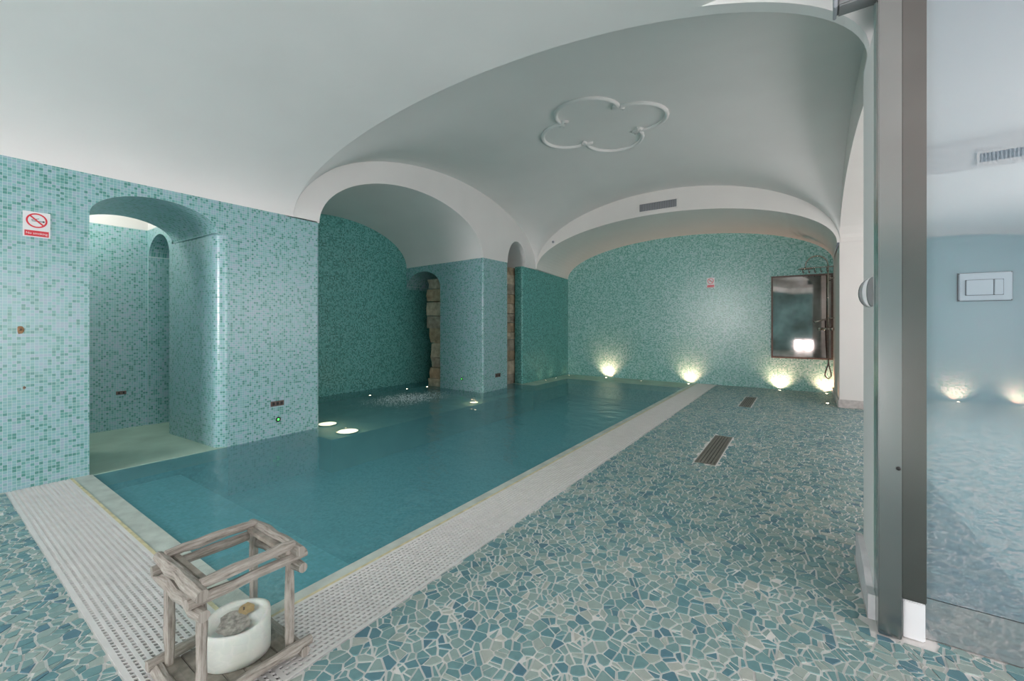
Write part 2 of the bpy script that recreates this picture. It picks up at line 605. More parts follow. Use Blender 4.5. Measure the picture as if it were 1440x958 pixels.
# ------------------------------------------------------------------ ceilings
a = Acc().grid(*sail(XL, XR, Y0, Y1, ZS, RISE))
struct(a.build('ceiling', M_WHITE, smooth=True), 'white plaster cross vault above the pool with a moulded medallion', 'ceiling')
fxs = [x for x in sinsp(-4.70, 0.24, 60) if x < -0.45] + lin(-0.45, 1.8, 6)[:-1] + sinsp(0.2, FX1, 40)[20:]
a = Acc().grid([[(x, y, frontX(x)) for y in lin(FY0, FY1, 12)] for x in fxs])
struct(a.build('ceiling_front', M_WHITE, smooth=True), 'smooth white vaulted ceiling in front of the wide arch', 'ceiling')

# wide near arch between the two vaults
xs = sinsp(-4.70, 0.24, 60)
a = Acc()
a.wall('y', FY1, [-0.45] + [x for x in xs if x > -0.45], near_arch, frontX)
a.wall('y', FY1, lin(0.24, 0.43, 3), lambda t: 2.415, frontX)
a.wall('y', FY1, lin(0.43, FX1, 30), lambda t: 0.0, frontX)
a.wall('y', Y0, xs, near_arch, lambda t: max(near_arch(t) + 0.001, vaultX(t)))
a.wall('y', Y0, lin(0.24, XR, 6), lambda t: 2.40, lambda t: vaultX(t) + 0.002)
a.grid([[(x, FY1, near_arch(x)), (x, Y0, near_arch(x))] for x in xs])
a.wall('x', FX0, [FY1, Y0], lambda t: 2.40, lambda t: 2.45)
struct(a.build('wall_near_arch', M_WHITE), 'white plaster wall over the wide near arch spanning the pool', 'arch')

# far arch band, soffit and far wall
xs = sinsp(-4.68, XR - 0.03, 48)
a = Acc()
a.wall('y', Y1, sorted(set(sinsp(XL, XR, 64) + xs)), lambda t: far_arch(min(XR - 0.03, max(-4.68, t))), lambda t: max(far_arch(min(XR - 0.03, max(-4.68, t))) + 0.001, vaultX(t)))
P = []
for i, x in enumerate(xs):
    xb = -4.74 + (x + 4.68) * (XR + 4.74) / (XR - 0.03 + 4.68)
    P.append([(x, Y1, far_arch(x)), (xb, YF, far_top(xb))])
a.grid(P)
a.rect((-4.68, Y1, 2.39), (-4.80, Y1, 2.385), (-4.80, YF, 2.305), (-4.74, YF, 2.31))
struct(a.build('wall_far_arch', M_CREAM), 'white plaster arch and soffit in front of the mosaic far wall', 'arch')

a = Acc()
a.wall('y', YF, sinsp(-4.80, XR, 48), lambda t: -0.9, lambda t: far_top(max(-4.74, t)) + 0.004, 0.3)
struct(a.build('wall_far', M_FAR), 'sea green mosaic far wall with arched top', 'wall')

# left wall, plaster zone above the mosaic in the pool room
def left_lo(y):
    if 2.81 <= y <= 5.90:
        return lunette(y)
    if 6.66 <= y <= 7.32:
        return 2.39 + 0.47 * math.sqrt(max(0, 1 - ((y - 6.99) / 0.33) ** 2))
    return 2.40 if y < 7.3 else 2.385
ys = sorted(set([y for y in sinsp(Y0, Y1, 64)] + [2.8099, 5.9001, 6.6599, 7.3201] + sinsp(2.81, 5.90, 40) + sinsp(6.66, 7.32, 20)))
a = Acc()
a.wall('x', XL, ys, left_lo, lambda y: max(left_lo(y) + 0.001, vaultY(y)))
small = sinsp(6.66, 7.32, 20)
a.grid([[(XL, y, left_lo(y)), (-5.25, y, left_lo(y))] for y in small])
struct(a.build('wall_left_upper', M_WHITE), 'white plaster lunette wall above the left mosaic piers', 'wall')
a = Acc().grid([[(XL, y, lunette(y)), (XA, y, lunette_b(y))] for y in sinsp(2.81, 5.90, 40)])
struct(a.build('ceiling_alcove', M_WHITE, smooth=True), 'small plaster barrel vault over the pool alcove', 'ceiling')
# left mosaic wall with the arched doorway
D0, D1 = 0.86, 1.76
door_arch = ell((D0 + D1) / 2, (D1 - D0) / 2, 2.09, 0.225)
dys = sinsp(D0, D1, 28)
a = Acc()
a.wall('x', XL, lin(FY0 - 1.8, D0, 20), lambda t: -0.6, lambda t: 2.412)
a.wall('x', XL, dys, door_arch, lambda t: 2.412)
a.wall('x', XL, lin(D1, 1.861, 2), lambda t: 2.09, lambda t: 2.412)
# soffit of the doorway
P, U, d = [], [], 0.0
for i, y in enumerate(dys):
    if i:
        d += math.dist((y, door_arch(y)), (dys[i - 1], door_arch(dys[i - 1])))
    yi = D0 + 0.02 + (y - D0) * (1.71 - D0 - 0.02) / (D1 - D0)
    P.append([(XL, y, door_arch(y)), (-5.74, yi, door_arch(y))])
    U.append([(0, d), (1.04, d)])
a.grid(P, U)
a.plan([(-5.74, D0 + 0.02), (XL, D0)], -0.6, 2.09)
struct(a.build('wall_left', M_TILE), 'pale aqua mosaic wall with arched doorway on the left', 'wall')

# pier between doorway and alcove: rounded jamb
jamb = [(-5.74, 1.70), (-5.20, 1.735)] + arc(XL - 0.11, 1.86, 0.11, -98, 0, 9)
a = Acc().plan(jamb, -0.6, 2.09)
a.plan([(XL, 1.86)] + arc(XL - 0.03, 2.78, 0.03, 0, 90, 5) + [(XA, 2.81)], -0.6, 2.412, 1.3)
a.add([(XL, D1 - 0.03, 2.09)] + [(x, y, 2.09) for x, y in jamb], [tuple(range(len(jamb) + 1))], [(y, x) for x, y in [(XL, D1)] + jamb])
struct(a.build('wall_left_pier', M_TILE), 'mosaic pier with rounded jamb between doorway and pool alcove', 'pier')

# room behind the doorway
a = Acc()
a.wall('x', -6.53, [-0.6, 1.70], lambda t: -0.4, lambda t: 2.34)
niche = ell(-6.15, 0.35, 1.98, 0.27)
ns = sinsp(-6.50, -5.80, 20)
a.wall('y', 1.70, [-6.53, -6.5001], lambda t: -0.4, lambda t: 2.34)
a.wall('y', 1.70, ns, niche, lambda t: 2.34)
a.wall('y', 1.70, [-5.7999, -5.72], lambda t: -0.4, lambda t: 2.34)
a.grid([[(x, 1.70, niche(x)), (x, 2.25, niche(x))] for x in ns], [[(x, 0), (x, .55)] for x in ns])
a.wall('y', 2.25, [-6.55, -5.75], lambda t: -0.4, lambda t: 2.34)
a.wall('x', -6.50, [1.70, 2.25], lambda t: -0.4, lambda t: 1.98)
a.wall('x', -5.80, [1.70, 2.25], lambda t: -0.4, lambda t: 1.98)
a.wall('y', -0.6, [-6.53, XL], lambda t: -0.4, lambda t: 2.34)
a.wall('x', -5.745, [-0.6, D0 + 0.02], lambda t: -0.4, lambda t: 2.34)
struct(a.build('wall_side_room', M_TILE), 'mosaic walls of the small room seen through the left doorway', 'wall')
a = Acc()
a.wall('x', -6.53, [-0.6, 1.72], lambda t: 2.34, lambda t: 2.80)
a.wall('y', 1.702, [-6.53, -5.72], lambda t: 2.34, lambda t: 2.80)
a.wall('x', -5.72, [-0.6, 1.72], lambda t: 2.32, lambda t: 2.80)
a.wall('y', -0.6, [-6.53, -5.72], lambda t: 2.34, lambda t: 2.80)
a.rect((-6.53, -0.6, 2.8), (-5.72, -0.6, 2.8), (-5.72, 1.72, 2.8), (-6.53, 1.72, 2.8))
struct(a.build('ceiling_side_room', M_WHITE), 'white upper walls and ceiling of the small side room', 'ceiling')

# alcove back wall and passage
ys = sinsp(2.81, 5.90, 40)
a = Acc()
a.wall('x', XA, ys, lambda t: -0.6, lambda t: lunette_b(t) + 0.004)
a.wall('x', XA, [5.90, 7.9], lambda t: -0.6, lambda t: 2.9)
a.wall('y', 7.9, [XA, -4.74], lambda t: -0.6, lambda t: 2.9, 0.7)
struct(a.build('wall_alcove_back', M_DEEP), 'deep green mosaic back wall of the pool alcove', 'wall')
# pier two: alcove face with low arch, front face, passage side
low = ell(-6.225, 0.475, 1.93, 0.33)
ls = sinsp(XA, -5.75, 24)
a = Acc()
a.wall('y', 5.90, ls, low, lambda t: 2.40)
a.grid([[(x, 5.90, low(x)), (x, 6.66, low(x))] for x in ls], [[(x, 0), (x, .76)] for x in ls])
path = [(-5.75, 6.66), (-5.75, 5.90)] + arc(XL - 0.035, 5.935, 0.035, -90, 0, 6) + arc(XL - 0.02, 6.64, 0.02, 0, 90, 4) + [(-5.3, 6.66), (-5.75, 6.66)]
a.plan(path, -0.6, 2.40)
struct(a.build('wall_middle_pier', M_TILE), 'mosaic pier between the alcove and the narrow opening', 'pier')
# far left mosaic wall
a = Acc().plan([(-4.92, 7.9), (-4.92, 7.24), (-4.76, 7.24)] + [(-4.74, 7.26), (-4.74, YF)], -0.9, 2.40)
a.v = [(x, y, z if z < 0 else 2.40 - max(0, y - 7.3) * 0.045) for x, y, z in a.v]
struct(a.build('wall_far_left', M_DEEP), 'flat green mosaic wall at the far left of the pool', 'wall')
a = Acc()
a.rect((XL, 7.26, 2.40), (-4.80, 7.24, 2.40), (-4.80, Y1, 2.385), (XL, Y1, 2.385))
a.rect((XA, 5.9, 2.9), (XA, 7.9, 2.9), (-5.25, 7.9, 2.9), (-5.25, 5.9, 2.9))
struct(a.build('ceiling_passage', M_WHITE), 'plain ceiling of the narrow passage behind the middle pier', 'ceiling')

# stone jambs in the passage
ws = bpy.data.objects.new('wall_stone', None)
COL.objects.link(ws)
ORG['wall_stone'] = Vector((0, 0, 0))
struct(ws, 'old rough tuff masonry showing in the openings around the middle pier', 'masonry')
def rock(x0, x1, y0, y1, z0, z1, k):
    bm = bmesh.new()
    v, f = box_data(x0, x1, y0, y1, z0, z1)
    vs = [bm.verts.new(p) for p in v]
    for q in f:
        bm.faces.new([vs[i] for i in q])
    bmesh.ops.subdivide_edges(bm, edges=list(bm.edges), cuts=1, use_grid_fill=True)
    c = Vector(((x0 + x1) / 2, (y0 + y1) / 2, (z0 + z1) / 2))
    for q in bm.verts:
        d = q.co - c
        q.co = c + d * rnd.uniform(0.90, 1.04)
    o = bm_obj('stone', bm, M_ROCK[k % 3], ws)
z = -0.5
k = 0
while z < 2.02:
    h = rnd.uniform(0.16, 0.30)
    h = min(h, 2.16 - z)
    sh = 0.06 * math.sin(z * 3.1) + rnd.uniform(-0.025, 0.025)
    rock(-6.17 + sh, -5.74, 5.99, 6.36, z, z + h * 0.99, k)
    z += h
    k += 1
z = -0.5
while z < 2.35:
    h = rnd.uniform(0.15, 0.30)
    h = min(h, 2.55 - z)
    sh = 0.05 * math.sin(z * 2.7 + 1.0) + rnd.uniform(-0.02, 0.02)
    rock(-5.50, -4.95, 6.80, 7.40 + sh, z, z + h * 0.99, k)
    z += h
    k += 1

# right side of the pool room: arch wall, bay, piers
right_arch = ell(5.40, 2.34, 2.40, 0.74)
ys = sinsp(3.06, 7.74, 44)
a = Acc()
a.wall('x', XR, sorted(set(sinsp(Y0, Y1, 64) + [3.0599] + [y for y in ys if y <= Y1])), lambda t: right_arch(t), lambda t: max(right_arch(t) + 0.001, vaultY(t)))
a.grid([[(XR, y, right_arch(y)), (2.6, y, right_arch(y))] for y in ys])
struct(a.build('wall_right_upper', M_CREAM), 'white plaster wall and vault over the bay on the right', 'wall')
a = Acc()
a.wall('y', 7.75, [XR, 2.6], lambda t: 0.0, lambda t: 2.45)
a.wall('x', XR, [7.75, YF], lambda t: 0.0, lambda t: 2.40)
struct(a.build('wall_right_far', M_CREAM), 'white pier face on the right beside the shower', 'wall')
a = Acc()
a.wall('x', 2.6, [3.0, 3.4], lambda t: 0.0, lambda t: 3.2)
a.wall('x', 2.6, [7.2, 7.75], lambda t: 0.0, lambda t: 3.2)
a.wall('x', 2.6, [3.4, 7.2], lambda t: 0.0, lambda t: 0.5)
a.wall('x', 2.6, [3.4, 7.2], lambda t: 2.5, lambda t: 3.2)
a.wall('y', 3.06, [XR, 2.6], lambda t: 0.0, lambda t: 2.45)
a.wall('x', XR, [2.42, 3.06], lambda t: 0.0, lambda t: 2.41)
struct(a.build('wall_right_bay', M_CREAM), 'white end wall of the right-hand bay around the added light panes', 'wall')
v, f = box_data(0.240, XR + 0.02, 2.30, 2.66, 0.0, 2.425)
struct(mesh_obj('wall_right_pier', v, f, M_WHITE), 'narrow white plaster pier under the right foot of the near arch', 'pier')
o = box('trim_1', 0.435, 2.58, 7.725, 7.7495, 2.49, 2.53, M_CREAM, bevel=0.006)
struct(o, 'thin plaster string course on the white right pier', 'trim')
M_BASE = plain('worn grey skirting', (0.50, 0.47, 0.45), 0.6, noise=0.15, scale=30)
o = box('baseboard_right', 0.415, 2.55, 7.725, 7.7495, 0.005, 0.12, M_BASE, bevel=0.004)
struct(o, 'grey stone skirting at the foot of the white right pier', 'skirting')
o = box('baseboard_right_far', 0.408, 0.429, 7.76, 9.27, 0.005, 0.10, M_CREAM, bevel=0.004)
struct(o, 'pale skirting on the short wall beside the shower', 'skirting')
# chipped plinth of the near pier
bm = bmesh.new()
prof = [(2.24, 0.0), (2.74, 0.0), (2.74, 0.15), (2.66, 0.165), (2.50, 0.155), (2.40, 0.135), (2.31, 0.10), (2.24, 0.10)]
va = [bm.verts.new((0.216, y, z + 0.005)) for y, z in prof]
vb = [bm.verts.new((0.2395, y, z + 0.005)) for y, z in prof]
bm.faces.new(va)
bm.faces.new(list(reversed(vb)))
for i in range(len(prof)):
    k = (i + 1) % len(prof)
    bm.faces.new([va[i], vb[i], vb[k], va[k]])
struct(bm_obj('baseboard_right_near', bm, plain('chipped white plinth', (0.66, 0.65, 0.66), 0.6, noise=0.12, scale=14)), 'chipped white plinth at the foot of the near right pier', 'skirting')

# windows, plus light panes added on the side and in the bay
def window(name, axis, c, a0, a1, z0, z1, mat, label, nx, nz, out):
    w = empty(name, (c if axis == 'x' else (a0 + a1) / 2, c if axis == 'y' else (a0 + a1) / 2, z0), label, 'window')
    w['kind'] = 'structure'
    def bx(nm, s0, s1, t0, t1, d0, d1, m):
        if axis == 'x':
            return box(nm, min(c + d0 * out, c + d1 * out), max(c + d0 * out, c + d1 * out), s0, s1, t0, t1, m, w)
        return box(nm, s0, s1, min(c + d0 * out, c + d1 * out), max(c + d0 * out, c + d1 * out), t0, t1, m, w)
    sx, sz = (a1 - a0) / nx, (z1 - z0) / nz
    for i in range(nx):
        for j in range(nz):
            bx('pane', a0 + i * sx + 0.01, a0 + (i + 1) * sx - 0.01, z0 + j * sz + 0.01, z0 + (j + 1) * sz - 0.01, 0.03, 0.04, mat)
    for i in range(nx + 1):
        bx('frame_bar', a0 + i * sx - 0.03, a0 + i * sx + 0.03, z0, z1, -0.02, 0.06, M_WPLAST)
    for j in range(nz + 1):
        bx('frame_bar', a0, a1, z0 + j * sz - 0.03, z0 + j * sz + 0.03, -0.015, 0.05, M_WPLAST)
    return w

window('window_1', 'y', -5.0, -4.3, -2.3, 0.9, 2.45, M_WIN_REAR, 'large bright window in the rear wall', 3, 2, -1)
window('fill_panes_side', 'x', FX1, -2.9, 1.9, 0.25, 2.35, M_FILL_SIDE, 'wide glowing panes added to light the front room from the right', 5, 1, 1)  # unseen panes added to light the front room from the right
window('fill_panes_bay', 'x', 2.6, 3.4, 7.2, 0.5, 2.5, M_FILL_BAY, 'glowing panes added at the end of the right-hand bay to light the vault', 4, 1, 1)  # unseen panes added to light the vault through the bay
window('window_4', 'y', -5.0, -0.35, 0.35, 0.04, 0.50, M_WIN_REAR, 'low bright glazed opening in the rear wall', 2, 1, -1)

# rear of the front room (seen only in the glass and the mirror)
rear_arch = lambda x: max(2.40, frontX(x) - 0.28)
a = Acc()
a.wall('y', FY0, fxs, rear_arch, lambda t: max(rear_arch(t) + 0.001, frontX(t)))
a.grid([[(x, FY0, rear_arch(x)), (x, -5.0, rear_arch(x))] for x in fxs])
struct(a.build('wall_rear_arch', M_WHITE), 'white arch band at the back of the front room', 'arch')
a = Acc()
def rear_cols(x0, x1, holes):
    for (s0, s1, lo, hi) in holes:
        a.wall('y', -5.0, lin(s0, s1, 10), lambda t: lo, lambda t: hi if hi else rear_arch(max(-4.70, t)) + 0.01)
rear_cols(FX0, FX1, [(FX0, -4.3, 0, None), (-4.3, -2.3, 0, 0.9), (-4.3, -2.3, 2.45, None), (-2.3, -0.35, 0, None), (-0.35, 0.35, 0, 0.04), (-0.35, 0.35, 0.50, None), (0.35, FX1, 0, None)])
struct(a.build('wall_rear', M_TILE), 'mosaic rear wall behind the viewer', 'wall')
a = Acc()
a.wall('x', FX1, [-5.0, -2.9], lambda t: 0.0, lambda t: 2.42)
a.wall('x', FX1, [1.9, FY1], lambda t: 0.0, lambda t: 2.42)
a.wall('x', FX1, [-2.9, 1.9], lambda t: 0.0, lambda t: 0.25)
a.wall('x', FX1, [-2.9, 1.9], lambda t: 2.35, lambda t: 2.42)
struct(a.build('wall_right_front', M_WHITE), 'white wall on the right of the front room', 'wall')

# ------------------------------------------------------------------ floor, pool, coping
G0, G1 = 0.43, 0.75             # near overflow grating (Y)
C1 = 0.875                      # near coping edge (Y)
PX = -1.87                      # pool edge (X)
H0, H1 = -1.79, -1.43           # right overflow grating (X)
a = Acc()
def fl(x0, x1, y0, y1, z=0.0):
    a.rect((x0, y0, z), (x1, y0, z), (x1, y1, z), (x0, y1, z))
fl(FX0, FX1, -5.0, G0)
fl(H1, FX1, G0, FY1)
fl(H1, 2.6, FY1, 7.75)
fl(H1, XR, 7.75, YF)
floor = struct(a.build('floor', M_GROUT), 'floor of broken aqua tile pieces set in pale grout', 'floor')
a = Acc()
for (x0, x1, y0, y1) in [(FX0, FX1, -5.0, -1.2), (0.80, FX1, -1.2, FY1 - 0.2), (0.80, 2.6, 3.06, 7.75)]:
    fl(x0, x1, y0, y1, 0.002)
a.build('paving', M_PAVE, floor)

# broken tile pieces: Voronoi cells clipped by bisectors, each moved in by half a joint
drains = [(-0.785, -0.620, 3.95, 5.02), (-0.785, -0.635, 7.00, 7.98)]
def limits(x, y):
    """half-planes (nx, ny, d) that bound the paving near a point; None outside the paved area"""
    L = [(0, 1, 9.27), (-1, 0, 4.69), (0, -1, 1.2)]
    if x < H1:
        if y > G0 + 0.05 and x < H1 - 0.05:
            return None
        L.append((0, 1, G0 - 0.006) if y < G0 + 0.05 and x < H1 - 0.05 else (-1, 0, -(H1 + 0.006)) if y > G0 - 0.04 else (0, 1, G0 - 0.006))
    elif x < H1 + 0.1 and y > G0 - 0.04:
        L.append((-1, 0, -(H1 + 0.006)))
    if x > 0.10:
        if y < 2.26:
            L.append((0, 1, 2.217) if x > 0.39 else (0, 1, 2.146) if x > 0.213 else (1, 0, 0.8))
            if x > 0.213 and y > 2.24:
                return None
        if 2.12 < y < 2.78:
            if x <= 0.213 or y > 2.24:
                L.append((1, 0, 0.213))
            if x > 0.27 and y > 2.24:
                return None
        elif 2.78 <= y < 3.08:
            L.append((1, 0, 0.425))
        elif y < 7.72:
            L.append((1, 0, 0.80))
        else:
            L.append((1, 0, 0.405))
    return L
CS = 0.0445
pg = {}
gx0, gy0 = -4.8, -1.3
nxg, nyg = int(5.7 / CS), int(10.7 / CS)
for i in range(nxg):
    for j in range(nyg):
        pg[(i, j)] = (gx0 + (i + 0.5 + rnd.uniform(-0.48, 0.48)) * CS, gy0 + (j + 0.5 + rnd.uniform(-0.48, 0.48)) * CS)
def clip(poly, nx, ny, d):
    out = []
    n = len(poly)
    for i in range(n):
        p, q = poly[i], poly[(i + 1) % n]
        a_, b_ = p[0] * nx + p[1] * ny - d, q[0] * nx + q[1] * ny - d
        if a_ <= 0:
            out.append(p)
        if (a_ < 0 < b_) or (b_ < 0 < a_):
            t = a_ / (a_ - b_)
            out.append((p[0] + (q[0] - p[0]) * t, p[1] + (q[1] - p[1]) * t))
    return out
pieces = []
for (i, j), (x, y) in pg.items():
    if -x * math.sin(TH) + y * math.cos(TH) < -0.2 and x < 0.1:
        continue
    LM = limits(x, y)
    if LM is None:
        continue
    if any(d[0] - 0.012 < x < d[1] + 0.012 and d[2] - 0.012 < y < d[3] + 0.012 for d in drains):
        continue
    gh = rnd.uniform(0.0032, 0.0050)
    poly = [(x - .1, y - .1), (x + .1, y - .1), (x + .1, y + .1), (x - .1, y + .1)]
    for nx, ny, dd in LM:
        poly = clip(poly, nx, ny, dd)
    if len(poly) < 3:
        continue
    for di in (-1, 0, 1, -2, 2):
        for dj in (-1, 0, 1, -2, 2):
            if (di or dj) and (i + di, j + dj) in pg:
                qx, qy = pg[(i + di, j + dj)]
                nx, ny = qx - x, qy - y
                L = math.hypot(nx, ny)
                if L > 0.10:
                    continue
                nx, ny = nx / L, ny / L
                poly = clip(poly, nx, ny, x * nx + y * ny + L / 2 - gh)
                if len(poly) < 3:
                    break
        if len(poly) < 3:
            break
    for d in drains:
        if len(poly) >= 3 and d[2] - 0.09 < y < d[3] + 0.09:
            if x < d[0] and x > d[0] - 0.1:
                poly = clip(poly, 1, 0, d[0] - 0.012)
            elif x > d[1] and x < d[1] + 0.1:
                poly = clip(poly, -1, 0, -(d[1] + 0.012))
            elif d[0] - 0.02 < x < d[1] + 0.02:
                poly = clip(poly, 0, 1, d[2] - 0.012) if y < d[2] else clip(poly, 0, -1, -(d[3] + 0.012))
    if len(poly) < 3:
        continue
    # some pieces were broken once or twice more before laying
    parts_ = [poly]
    for rep in range(2):
        if rnd.random() < (0.34 if rep == 0 else 0.10):
            an = rnd.uniform(0, math.pi)
            nx, ny = math.cos(an), math.sin(an)
            nw = []
            for q in parts_:
                mx = sum(p[0] for p in q) / len(q) + rnd.uniform(-.006, .006)
                my = sum(p[1] for p in q) / len(q) + rnd.uniform(-.006, .006)
                d0 = mx * nx + my * ny
                nw += [clip(q, nx, ny, d0 - gh), clip(q, -nx, -ny, -d0 - gh)]
            parts_ = [q for q in nw if len(q) >= 3]
    for q in parts_:
        pl = [p for k, p in enumerate(q) if math.dist(p, q[k - 1]) > 0.003]
        if len(pl) < 3:
            continue
        area = 0.5 * abs(sum(pl[k][0] * pl[(k + 1) % len(pl)][1] - pl[(k + 1) % len(pl)][0] * pl[k][1] for k in range(len(pl))))
        if area < 4.0e-5:
            continue
        px, py, w = proj(pl[0][0], pl[0][1], 0)
        vis = area / w ** 3 if (w > 0.3 and 0 <= px <= 1440 and py <= 958) else 0
        pieces.append((vis, pl, rnd.random(), rnd.uniform(0.003, 0.0045)))
pieces.sort(key=lambda t: -t[0])
def prism(pl, h):
    n = len(pl)
    v = [(p[0], p[1], -0.002) for p in pl] + [(p[0], p[1], h) for p in pl]
    f = [tuple(range(n, 2 * n))] + [(i, (i + 1) % n, n + (i + 1) % n, n + i) for i in range(n)]
    return v, f
for vis, pl, t, h in pieces[:300]:
    v, f = prism(pl, h)
    mesh_obj('tile_piece', v, f, M_STONE, floor, tone=[t] * len(f))
V, Fc, T = [], [], []
for vis, pl, t, h in pieces[300:]:
    v, f = prism(pl, h)
    o_ = len(V)
    V += v
    Fc += [tuple(i + o_ for i in q) for q in f]
    T += [t] * len(f)
o = mesh_obj('tile_pieces', V, Fc, M_STONE, floor, tone=T)
o['kind'] = 'stuff'

# coping
a = Acc()
for (x0, x1, y0, y1, z0, z1) in [(FX0 + 0.002, H0 - 0.016, G1 + 0.016, C1, -0.6, 0.0), (PX, H0 - 0.016, C1, YF - 0.005, -0.6, 0.0)]:
    v, f = box_data(x0, x1, y0, y1, z0, z1)
    a.add(v, f)
struct(a.build('trim_2', M_COPING), 'pale stone coping along the near and right pool edges', 'coping')
a = Acc()
for (x0, x1, y0, y1) in [(FX0 + 0.002, H0, G1, G1 + 0.016), (H0 - 0.016, H0, G1 + 0.016, YF - 0.005)]:
    v, f = box_data(x0, x1, y0, y1, -0.05, 0.003)
    a.add(v, f)
struct(a.build('trim_3', M_SEAM), 'yellowed sealant strip between coping and grating', 'seam')

# pool basin
a = Acc()
def shelf(x0, x1, y0, y1, z, mt=None):
    a.add([(x0, y0, z), (x1, y0, z), (x1, y1, z), (x0, y1, z)], [(0, 1, 2, 3)], [(x0, y0), (x1, y0), (x1, y1), (x0, y1)])
shelf(-5.25, PX, C1, 9.28, DZ)                       # deep floor
a.wall('y', 1.46, [-4.70, PX], lambda t: DZ, lambda t: -0.17)
shelf(-4.70, PX, 1.46, 1.62, -0.34)
a.wall('y', 1.62, [-4.70, PX], lambda t: DZ, lambda t: -0.34)
a.wall('x', PX - 0.001, [C1, YF], lambda t: DZ, lambda t: -0.02)
a.wall('y', C1 + 0.001, [-4.70, PX], lambda t: DZ, lambda t: -0.02)
a.wall('x', -4.701, [0.86, 2.81], lambda t: DZ, lambda t: -0.12)
pool_ = struct(a.build('floor_pool', M_POOL), 'teal mosaic pool basin with a submerged entry step', 'pool')
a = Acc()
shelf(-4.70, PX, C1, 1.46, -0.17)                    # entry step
a.build('entry_step', M_STEP_LIT, pool_)
a = Acc()
shelf(-6.53, -4.702, -0.6, 2.24, WZ + 0.004)         # doorway basin, brim full
a.wall('x', -4.702, [0.86, 1.90], lambda t: -0.25, lambda t: WZ + 0.004)
shelf(XA, -4.45, 2.81, 7.2, -0.12)                  # alcove
a.wall('y', 2.81, [-4.71, -4.45], lambda t: DZ, lambda t: -0.12)
a.wall('x', -4.45, [2.81, 7.2], lambda t: DZ, lambda t: -0.12)
shelf(-4.95, -4.40, 7.20, YF, WZ + 0.004)            # left ledge
a.wall('x', -4.40, [7.20, 8.55], lambda t: -0.12, lambda t: WZ + 0.004)
a.wall('y', 7.20, [-4.95, -4.40], lambda t: -0.12, lambda t: WZ + 0.004)
shelf(-4.40, PX, 8.55, YF, WZ + 0.004)               # far ledge
a.wall('y', 8.55, [-4.40, PX], lambda t: -0.12, lambda t: WZ + 0.004)
struct(a.build('floor_ledge', M_SHELF), 'shallow pale ledges under the water along the alcove and far wall', 'ledge')

# water surface
a = Acc()
xs_ = [XA, -6.53, -4.70, PX]
def wr(x0, x1, y0, y1):
    a.rect((x0, y0, WZ), (x1, y0, WZ), (x1, y1, WZ), (x0, y1, WZ))
wr(-4.70, PX, C1, 8.56)
wr(XA + 0.003, -4.70, 2.813, 5.897)
wr(XA + 0.003, -4.70, 6.663, 7.24)
wr(XA + 0.003, -5.753, 5.897, 6.663)
water = a.build('pool_water', M_WATER)
tag(water, 'calm teal pool water filling the basin up to the coping', 'water', kind='stuff')

# ------------------------------------------------------------------ overflow gratings
def grating(name, along, a0, a1, b0, b1, label):
    g = empty(name, ((a0 + a1) / 2, (b0 + b1) / 2, 0) if along == 'x' else ((b0 + b1) / 2, (a0 + a1) / 2, 0), label, 'grating', 'overflow gratings')
    def bx(s0, s1, t0, t1, z0, z1):
        return box_data(s0, s1, t0, t1, z0, z1) if along == 'x' else box_data(t0, t1, s0, s1, z0, z1)
    v, f = bx(a0, a1, b0 - (0.0 if along == 'x' else 0.0), b1 + (0.0 if along == 'x' else 0.012), -0.10, -0.07)
    mesh_obj('channel', v, f, M_DARK, g)
    n = max(3, round((b1 - b0) / 0.0225))
    pt = (b1 - b0) / n
    for i in range(n):
        e0, e1 = b0 + i * pt + (0 if i == 0 else 0.0055), b0 + (i + 1) * pt - (0 if i == n - 1 else 0.0055)
        v, f = bx(a0, a1, e0, e1, -0.008, 0.003)
        mesh_obj('slat', v, f, M_GRATE, g)
    V, Fc = [], []
    step = 0.024
    m = int((a1 - a0) / step)
    for i in range(1, n):
        yb = b0 + i * pt
        for k in range(m):
            s = a0 + (k + 0.25 + 0.5 * (i % 2)) * step
            if s + 0.008 > a1:
                continue
            hw, sk, gw = 0.0040, 0.003, 0.0058
            q = [(s - hw - sk, yb - gw), (s + hw - sk, yb - gw), (s + hw + sk, yb + gw), (s - hw + sk, yb + gw)]
            if along != 'x':
                q = [(p[1], p[0]) for p in q]
            o_ = len(V)
            V += [(p[0], p[1], -0.004) for p in q] + [(p[0], p[1], 0.0028) for p in q]
            Fc += [tuple(j + o_ for j in t) for t in [(4, 5, 6, 7), (3, 2, 1, 0), (0, 1, 5, 4), (1, 2, 6, 5), (2, 3, 7, 6), (3, 0, 4, 7)]]
    o = mesh_obj('links', V, Fc, M_GRATE, g)
    o['kind'] = 'stuff'
    return g
grating('overflow_grating', 'x', -4.69, H1 - 0.004, G0, G1, 'white slatted overflow grating along the near pool edge by the doorway wall')
grating('overflow_grating', 'y', G1, YF - 0.01, H0, H1 - 0.004, 'long white slatted overflow grating along the right pool edge')

